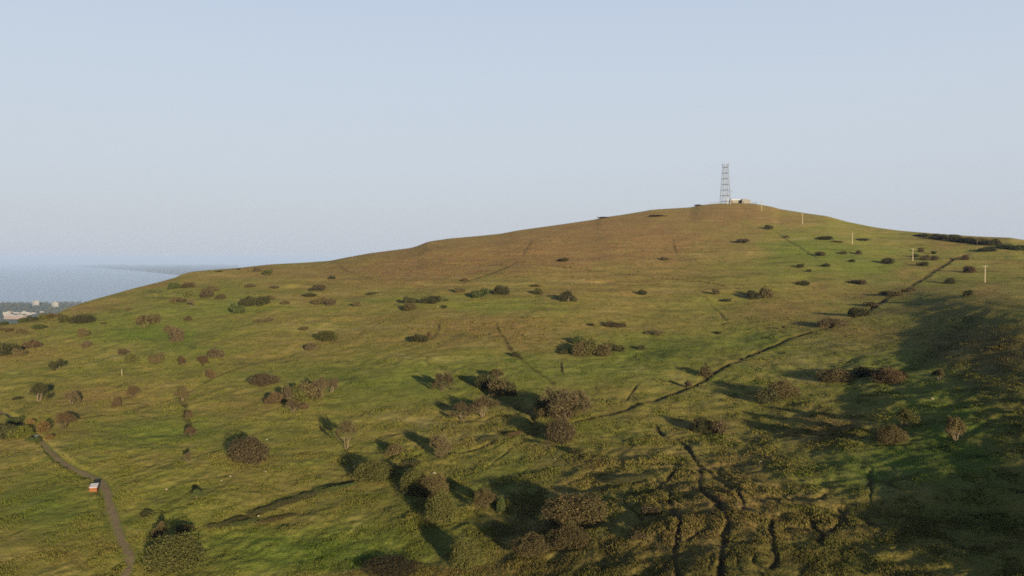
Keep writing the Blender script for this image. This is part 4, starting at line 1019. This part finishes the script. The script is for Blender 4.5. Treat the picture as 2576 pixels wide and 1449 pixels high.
rf.raw([(-hw-e,-e,hh-sl*e+.01),(hw+e,-e,hh-sl*e+.01),(hw+e,hd+e,hh*1.38+sl*e+.01),(-hw-e,hd+e,hh*1.38+sl*e+.01),(-hw-e,-e,hh-sl*e+.06),(hw+e,-e,hh-sl*e+.06),(hw+e,hd+e,hh*1.38+sl*e+.06),(-hw-e,hd+e,hh*1.38+sl*e+.06)],
       [(3,2,1,0),(4,5,6,7),(0,1,5,4),(1,2,6,5),(2,3,7,6),(3,0,4,7)]); rf.build('roof', M_ROOF, hut)
MB().box(-hw-.42, -hw-.02, hd*.55, hd*.62, hh*.85, hh*.85+.1).tube((-hw-.36, hd*.58, -.3), (-hw-.36, hd*.58, hh*.86), .035).build('side_rail', M_REDB, hut)

# pale stones and fallen branches in the grass
def stone(u, v, w, label, cat='stone'):
    x, y, z = gp(u, v); kk = base_pt(u, v)[0][1] / F; r = w * kk / 2 * .7
    rs = np.random.default_rng(int(u*7+v)); n = 12; vs = []; fs = []
    for j, (zz, rr) in enumerate(((-.3,.9),(.15,1.0),(.55,.85),(.9,.45))):
        for i in range(n):
            t = 2*math.pi*i/n; q = r*rr*(1 + .25*rs.normal()*.6); vs.append((q*math.cos(t), q*.8*math.sin(t), zz*r*.85))
    for j in range(3):
        for i in range(n): fs.append((j*n+i, j*n+(i+1)%n, (j+1)*n+(i+1)%n, (j+1)*n+i))
    fs.append(tuple(range(3*n, 4*n)))
    me = bpy.data.meshes.new('stone'); me.from_pydata(vs, [], fs); me.materials.append(M_STONE)
    setp(link('stone', me, None, (x, y, z)), label, cat, 'pale stones lying in the grass')
for a in ((419,1231,10,'pale stone alone in the grass right of the hut'),(671,1103,9,'pale stone right above the large dome bush'),(668,1192,8,'pale stone at the lower right of the large dome bush'),
          (557,1214,7,'small pale stone left of the lower ditch'),(579,1205,8,'pale stone above the lower ditch'),(650,1291,9,'flat pale stone on the near bank of the lower ditch'),
          (682,1296,8,'pale stone right of the flat one on the near ditch bank'),(1913,1160,10,'pale pinkish stone in the shaded right slope'),(1460,1112,7,'small white stone right of the round reddish tree'),
          (1396,1159,7,'white stone in the rough grass below the willow'),(1101,773,6,'white stone among the four mid hill bushes'),(1300,1411,9,'white stone beside the bottom brown bramble bush'),
          (562,1182,8,'pale stone right under the large dome bush'),(2345,1015,12,'tan stone in the rough grass of the right slope'),(1092,1186,15,'straw coloured stone above the three leafy bushes')):
    stone(*a)
bo = empty('fallen_branch', gp(374, 1291)); setp(bo, 'pale fallen branch lying in the grass right of the path', 'branch')
MB().tube((-.75,-.1,.12), (-.1,0,.3), .05, .045).tube((-.1,0,.3), (.7,.05,.12), .045, .02).build('limb', M_BARK, bo); MB().tube((-.1,0,.3), (.25,.35,.42), .03, .01).build('twig', M_BARK, bo)

# ------------------------------------------------------------------ lowland, town, bay and far coast
def lowland_material():
    m, nt, b = node_mat('lowland_fields', .95, .05); g = NG(nt); P = g.n('ShaderNodeNewGeometry').outputs['Position']
    a = g.noise(P, .012, 4, .6); v = g.n('ShaderNodeTexVoronoi'); v.inputs['Scale'].default_value = .006; g.l(P, v.inputs['Vector'])
    sx_ = g.n('ShaderNodeSeparateColor'); g.l(v.outputs['Color'], sx_.inputs[0])
    g.l(g.mix(g.ramp(a, .4, .6), g.mix(sx_.outputs[0], (.05,.065,.022), (.09,.10,.035)), (.045,.05,.025)), b.inputs['Base Color']); return m
gx = np.linspace(-5200, 2600, 80); gy = np.r_[np.linspace(900, 5000, 36), np.linspace(5100, 5650, 14)]
GX, GY = np.meshgrid(gx, gy, indexing='ij'); shore = 5480 + 120*vnoise(GX/700, GX*0, 61) + 40*vnoise(GX/160, GX*0, 62)
GZ = np.clip((shore - GY) / 60, -1.0, 1) * 7 + 3 + np.clip((4600-GY)/4000, 0, 1)*6
i0 = (np.arange(79)[:, None]*50 + np.arange(49)[None]).ravel()
low = mesh_np('coastal_land', np.stack([GX.ravel(), GY.ravel(), GZ.ravel()], 1), np.stack([i0, i0+50, i0+51, i0+1], 1), lowland_material(), True)
setp(link('coastal_land', low), 'low wooded coastal land behind the town at the left', kind='structure')
m, nt, b = node_mat('sea_water', .22, .5); g = NG(nt); b.inputs['Base Color'].default_value = (.022,.070,.125,1)
P = g.n('ShaderNodeNewGeometry').outputs['Position']; mp = g.n('ShaderNodeMapping'); mp.inputs['Scale'].default_value = (.012,.02,.02); g.l(P, mp.inputs[0])
bp = g.n('ShaderNodeBump'); bp.inputs['Strength'].default_value = .35; bp.inputs['Distance'].default_value = 4; g.l(g.noise(mp.outputs[0], 1.0, 5, .7), bp.inputs['Height']); g.l(bp.outputs[0], b.inputs['Normal'])
sea = mesh_np('sea', [(-60000,-9000,0),(60000,-9000,0),(60000,64000,0),(-60000,64000,0)], [(0,1,2,3)], m)
setp(link('sea', sea), 'pale blue bay fading into haze', kind='structure')

def far(u, v, z=0.0):
    s = float(s_of(np.array([v]))[0]); y = (z - CAMZ) / s; q = (float(uq_of(np.array([u]), np.array([v]))[0]) - CX) / F
    return q*y, y
# far low shore running out to a spit
fr = [(195,671.5),(230,673.2),(270,676),(310,679),(350,682),(400,687),(450,692),(500,697),(600,704)]
fv = []; nF = 60
uu = np.linspace(195, 600, nF); vv = np.interp(uu, [p[0] for p in fr], [p[1] for p in fr])
back_y = 47000
for u_, v_ in zip(uu, vv):
    x, y = far(u_, v_); q = x / y
    for t in (0, .004, .02, .06, .15, .3, .55, 1.0):
        yy = y + (max(back_y, y*1.02) - y) * t; hgt = 0 if t == 0 else (10 + 75*min(1, t*4)*max(0, .45+.6*float(vnoise(np.array([q*90]), np.array([yy/2500.]), 71)[0])))*min(1, (u_-190)/60)
        fv.append((q*yy, yy, hgt + .5))
fi = [(a*8+b_, a*8+b_+1, (a+1)*8+b_+1, (a+1)*8+b_) for a in range(nF-1) for b_ in range(7)]
fm = mesh_np('far_shore', fv, fi, lowland_material(), True)
setp(link('far_shore', fm), 'faint low shore across the bay running to a spit', kind='structure')

# tower blocks
M_BLOCK = None
def block_material():
    m, nt, b = node_mat('tower_concrete', .9, .1); g = NG(nt); tc = g.n('ShaderNodeTexCoord').outputs['Object']
    bk = g.n('ShaderNodeSeparateXYZ'); g.l(tc, bk.inputs[0])
    n = g.noise(tc, .08, 3); g.l(g.mix(g.ramp(n, .3, .7), (.16,.145,.115), (.20,.18,.15)), b.inputs['Base Color']); return m
M_BLOCK = block_material(); M_PINK = plain('pink_brick', (.14,.095,.078), .9, .1, 0, .12, .05); M_WALLW = plain('pale_render', (.19,.17,.15), .9, .1, 0, .1, .05); M_SHED = plain('pale_sheet_roof', (.28,.275,.26), .6, .2, 0, .05, .05); M_WIN = plain('window_glass', (.16,.17,.19), .3, .5)
def tower(u0, u1, vt, vb, y, label):
    uc = (u0+u1)/2; kk = y/F; w = (u1-u0)*kk; zt = CAMZ + float(s_of(np.array([vt]))[0])*y; zb = 8.0; h = zt - zb
    o = empty('tower_block', ((uc-CX)/F*y, y, zb), math.radians(-32)); setp(o, label, 'tower block', 'tower blocks by the bay')
    a = w / (math.cos(math.radians(32)) + math.sin(math.radians(32))) / 2
    MB().box(-a, a, -a, a, -3, h).build('wall', M_BLOCK, o)
    MB().box(-a*.5, a*.5, -a*.5, a*.5, h+.003, h+3.2).build('roof_housing', M_BLOCK, o); MB().box(-a-.25, a+.25, -a-.25, a+.25, h-1.2, h+.001+.4).build('parapet', M_WALLW, o)
    n = 14
    for i in range(n):
        z = 3 + i*(h-6)/n
        MB().box(-a*.85, -a*.1, -a-.12, -a+.1, z, z+1.25).box(a*.1, a*.85, -a-.12, -a+.1, z, z+1.25).box(-a-.12, -a+.1, -a*.8, a*.8, z, z+1.25).box(a-.1, a+.12, -a*.8, a*.8, z, z+1.25).build('window_band', M_WIN, o)
tower(81, 96, 757.5, 779, 5150, 'left one of two pale tower blocks by the blue bay')
tower(129, 144.5, 760.5, 781, 5000, 'right one of two pale tower blocks, beside the hill edge')

def house(u0, u1, vt, vb, y, wall, roof, label, pitch=False, win=6):
    y = (CAMZ - 11.0) / -float(s_of(np.array([vb]))[0])          # stand it on the lowland
    uc = (u0+u1)/2; kk = y/F; w = (u1-u0)*kk/2
    zt = CAMZ + float(s_of(np.array([vt]))[0])*y; zb = CAMZ + float(s_of(np.array([vb]))[0])*y; h = zt - zb
    o = empty('town_building', ((uc-CX)/F*y, y, zb), math.radians(-10)); setp(o, label, 'building', 'town buildings seen over the left crest')
    d = max(14, w*.5); hw_ = h*.6 if pitch else h
    MB().box(-w, w, 0, d, -14, hw_).build('wall', wall, o)
    if pitch: MB().raw([(-w-1,-1,hw_+.05),(w+1,-1,hw_+.05),(w+1,d+1,hw_+.05),(-w-1,d+1,hw_+.05),(-w-1,d/2,h),(w+1,d/2,h)], [(0,1,5,4),(2,3,4,5),(1,2,5),(3,0,4),(3,2,1,0)]).build('roof', roof, o)
    else: MB().box(-w-.6, w+.6, -.6, d+.6, hw_+.05, hw_+1.3).build('roof', roof, o)
    for i in range(win):
        x = -w + (i+.25)*2*w/win; f_ = MB()
        for r_ in range(max(1, int(hw_/4))): f_.box(x, x+w/win*.9, -.15, .1, hw_-3.4-4*r_, hw_-1.4-4*r_)
        f_.build('window', M_WIN, o)
house(4, 60, 793.5, 803, 4150, M_PINK, M_SHED, 'long pink brick building with pale roof at the left edge', False, 14)
house(4, 21, 786.0, 789.5, 4450, M_WALLW, M_SHED, 'white roofed shed behind the left end of the pink building')
house(4, 28, 790.0, 793.4, 4300, M_WALLW, M_SHED, 'pale sheet roofed hall right behind the pink building', True)
house(49, 71, 786.0, 789.0, 4500, M_WALLW, M_SHED, 'long white roofed shed right behind the pink building')
house(31, 45, 786.5, 788.5, 4560, M_WALLW, M_SHED, 'small pale roofed shed in the middle of the town')
house(64, 74, 788.0, 792.0, 4350, M_WALLW, M_SHED, 'small pale house right of the long pink building', True, 3)
house(15, 20, 781.5, 785.0, 4750, M_WALLW, M_PINK, 'small white house with a reddish roof behind the sheds', True, 2)
house(76, 84, 786.0, 789.5, 4560, M_WALLW, M_SHED, 'pale house below the left tower block', True, 3)
house(22, 27, 783.0, 786.0, 4720, M_WALLW, M_PINK, 'white house with a reddish roof among the trees behind the sheds', True, 2)
house(54, 59, 782.0, 784.6, 4760, M_WALLW, M_SHED, 'small white house in the wood behind the long shed', True, 2)
house(98, 104, 783.0, 786.5, 4680, M_PINK, M_SHED, 'pinkish house in the wood between the two tower blocks', True, 2)
house(42, 50, 790.0, 792.6, 4320, M_PINK, M_SHED, 'small pink house behind the middle of the pink building', True, 3)

# far woods between town and bay: one mass of crowns and pointed conifers
LM_FAR = leaf_material('far_wood_leaves', [(.026,.032,.016),(.045,.048,.024),(.065,.058,.032)])
r = np.random.default_rng(4); parts = []
for k in range(1500):
    x = r.uniform(-3700, -2150) if k > 120 else r.uniform(-3700, -2500); y = r.uniform(4250, 5420)
    if any(abs(x - o.location.x) < 62 and 0 < o.location.y - y < 480 for o in COL.objects if o.name.startswith('tower_block')): continue
    pin = r.uniform() < .10; h = r.uniform(9, 17) * (1.5 if pin else 1); wd = h * (.22 if pin else r.uniform(.5, .8)); n = 46
    if any(abs(x - o.location.x) < 85 and 0 < o.location.y - y < 420 for o in COL.objects if o.name.startswith('town_building')): continue
    d = rand_dirs(n, r); z = np.abs(d[:, 2]) if not pin else r.uniform(0, 1, n)
    rad = 1.0 if not pin else (1 - z)[:, None]
    q = np.stack([x + d[:, 0]*wd*(rad[:, 0] if pin else 1), y + d[:, 1]*wd*(rad[:, 0] if pin else 1), 9 + z*h], 1)
    parts.append(leaf_quads(q, 2.6, r))
V, Fq = merge(parts)
setp(link('far_woods', mesh_np('far_woods', V, Fq, LM_FAR)), 'grey green belt of distant trees around the tower blocks', kind='stuff')

# a distant ship and far white houses
x, y = far(37, 663.2); o = empty('ship', (x, y, 0)); setp(o, 'tiny white ship far out on the hazy bay', 'ship')
MB().raw([(-90,-12,0),(80,-12,0),(105,0,0),(80,12,0),(-90,12,0),(-92,-14,16),(84,-14,16),(118,0,19),(84,14,16),(-92,14,16)], [(4,3,2,1,0),(5,6,7,8,9),(0,1,6,5),(1,2,7,6),(2,3,8,7),(3,4,9,8),(4,0,5,9)]).build('hull', M_WHITE, o)
MB().box(-70, 40, -11, 11, 16.1, 32).box(-60, 20, -9, 9, 32.1, 40).build('superstructure', M_WHITE, o); MB().box(-30, -16, -4, 4, 40.1, 52).build('funnel', M_WALLW, o)

# ------------------------------------------------------------------ grass tussocks over the nearer slope
def tussocks():
    r = np.random.default_rng(21); N = 560000
    u = r.uniform(-60, 2640, N); v = 590 + (1640-590) * r.uniform(0, 1, N) ** .9
    ok = v > sky_v(u) + 7
    u, v = u[ok], v[ok]
    p = base_pt(u, v)
    cl = fbm(p[:, 0]/5.5, p[:, 1]/6.5, 3, 61) + .5 * patch(u, v, BROWN) - .35 * patch(u, v, LUSH)
    keep = (r.uniform(-1.1, 1.1, len(u)) < cl + .15) & (r.uniform(0, 1, len(u)) < np.where(v < 800, .45, 1) * np.where((u > 1480) & (v > 1130), .6, 1))
    _, so = lines_at(u, v, p[:, 0], p[:, 1]); so = np.maximum(so, furrows(u, v, p[:, 0], p[:, 1], 1)); keep &= so < .5
    d, kk = seg_dist(p[:, 0], p[:, 1], np.stack([PX, PY], 1)); pr = d / np.interp(kk, np.arange(len(PHW)), PHW); keep &= ~((u < 520) & (v > 950) & (pr + r.normal(0, .14, len(u)) < .8))
    u, v, cl = u[keep], v[keep], cl[keep]; p = ground(u, v); n = len(u)
    big = np.clip(.24 + .22 * cl, .13, .58) * r.uniform(.55, 1.3, n) * np.where(v < 800, .6, .74) * np.clip(p[:, 1] / 230, 1, 1.5)
    nb_ = 6; V = np.zeros((n, nb_, 3, 3), np.float32)
    for k in range(nb_):
        a = r.uniform(0, 6.283, n); sp = r.uniform(.15, .75, n); w = r.uniform(.04, .08, n) * (1 + p[:, 1]/300) * (big/.35)
        ox = r.normal(0, .16, n) * big/.35; oy = r.normal(0, .16, n) * big/.35
        bx = p[:, 0] + ox; by = p[:, 1] + oy; bz = p[:, 2] - .04
        th = r.uniform(0, 6.283, n); wx = np.cos(th)*w; wy = np.sin(th)*w; h = big * r.uniform(.6, 1.1, n)
        V[:, k, 0] = np.stack([bx - wx, by - wy, bz], 1); V[:, k, 1] = np.stack([bx + wx, by + wy, bz], 1)
        V[:, k, 2] = np.stack([bx + np.cos(a)*sp*h - .10*h, by + np.sin(a)*sp*h, bz + h], 1)
    me = mesh_np('grass_tussocks', V.reshape(-1, 3), np.arange(n*nb_*3).reshape(-1, 3))
    add_attr(me, 'brown', np.repeat(np.clip(patch(u, v, BROWN) + .35*vnoise(p[:, 0]/3, p[:, 1]/3, 5), 0, 1), nb_*3)); add_attr(me, 'lush', np.repeat(patch(u, v, LUSH), nb_*3)); add_attr(me, 'heath_shade', np.repeat(patch(u, v, HEATH_SHADE), nb_*3))
    m, nt, b = node_mat('tussock_grass', .9, .05); g = NG(nt); R = g.n('ShaderNodeNewGeometry').outputs['Random Per Island']
    P = g.n('ShaderNodeNewGeometry').outputs['Position']; mid = g.noise(P, .16, 4, .65)
    c = g.mix(g.ramp(mid, .36, .66), C_OLIVE, C_YELL); c = g.mix(g.attr('lush'), c, C_LUSH); c = g.mix(g.math('MULTIPLY', g.attr('brown'), .6), c, C_BROWN)
    c = g.mix(g.math('MULTIPLY', g.attr('heath_shade'), .8), c, C_HEATH_SHADE)  # same heath tone and painted shade on the blades
    c = g.mix(g.ramp(R, .0, .3, .35, 0), c, C_DARKG); c = g.mix(g.ramp(R, .86, 1.0, 0, .3), c, C_STRAW)
    g.l(c, b.inputs['Base Color']); me.materials.append(m)
    cx_ = g.n('ShaderNodeVectorMath', operation='SCALE'); cx_.inputs['Scale'].default_value = .35; g.l(g.n('ShaderNodeNewGeometry').outputs['Normal'], cx_.inputs[0])
    ad = g.n('ShaderNodeVectorMath', operation='ADD'); ad.inputs[1].default_value = (0,0,.8); g.l(cx_.outputs[0], ad.inputs[0])      # soft clumps scatter light like turf
    nn = g.n('ShaderNodeVectorMath', operation='NORMALIZE'); g.l(ad.outputs[0], nn.inputs[0]); g.l(nn.outputs[0], b.inputs['Normal'])
    setp(link('grass_tussocks', me), 'rough tussock grass covering the slopes', kind='stuff')
tussocks()

# ------------------------------------------------------------------ the air
hz = MB().box(-66000, 66000, -10000, 66000, -2.0, 420.0).build('haze', None)
m = bpy.data.materials.new('haze'); m.use_nodes = True; nt = m.node_tree; nt.nodes.clear()
pv_ = nt.nodes.new('ShaderNodeVolumePrincipled'); mo = nt.nodes.new('ShaderNodeOutputMaterial'); nt.links.new(pv_.outputs[0], mo.inputs['Volume'])
pv_.inputs['Color'].default_value = (.37,.50,.80,1); pv_.inputs['Density'].default_value = 4.5e-5; pv_.inputs['Anisotropy'].default_value = 0.0
hz.data.materials.append(m); setp(hz, 'thin bluish haze over the hill and bay', kind='stuff')
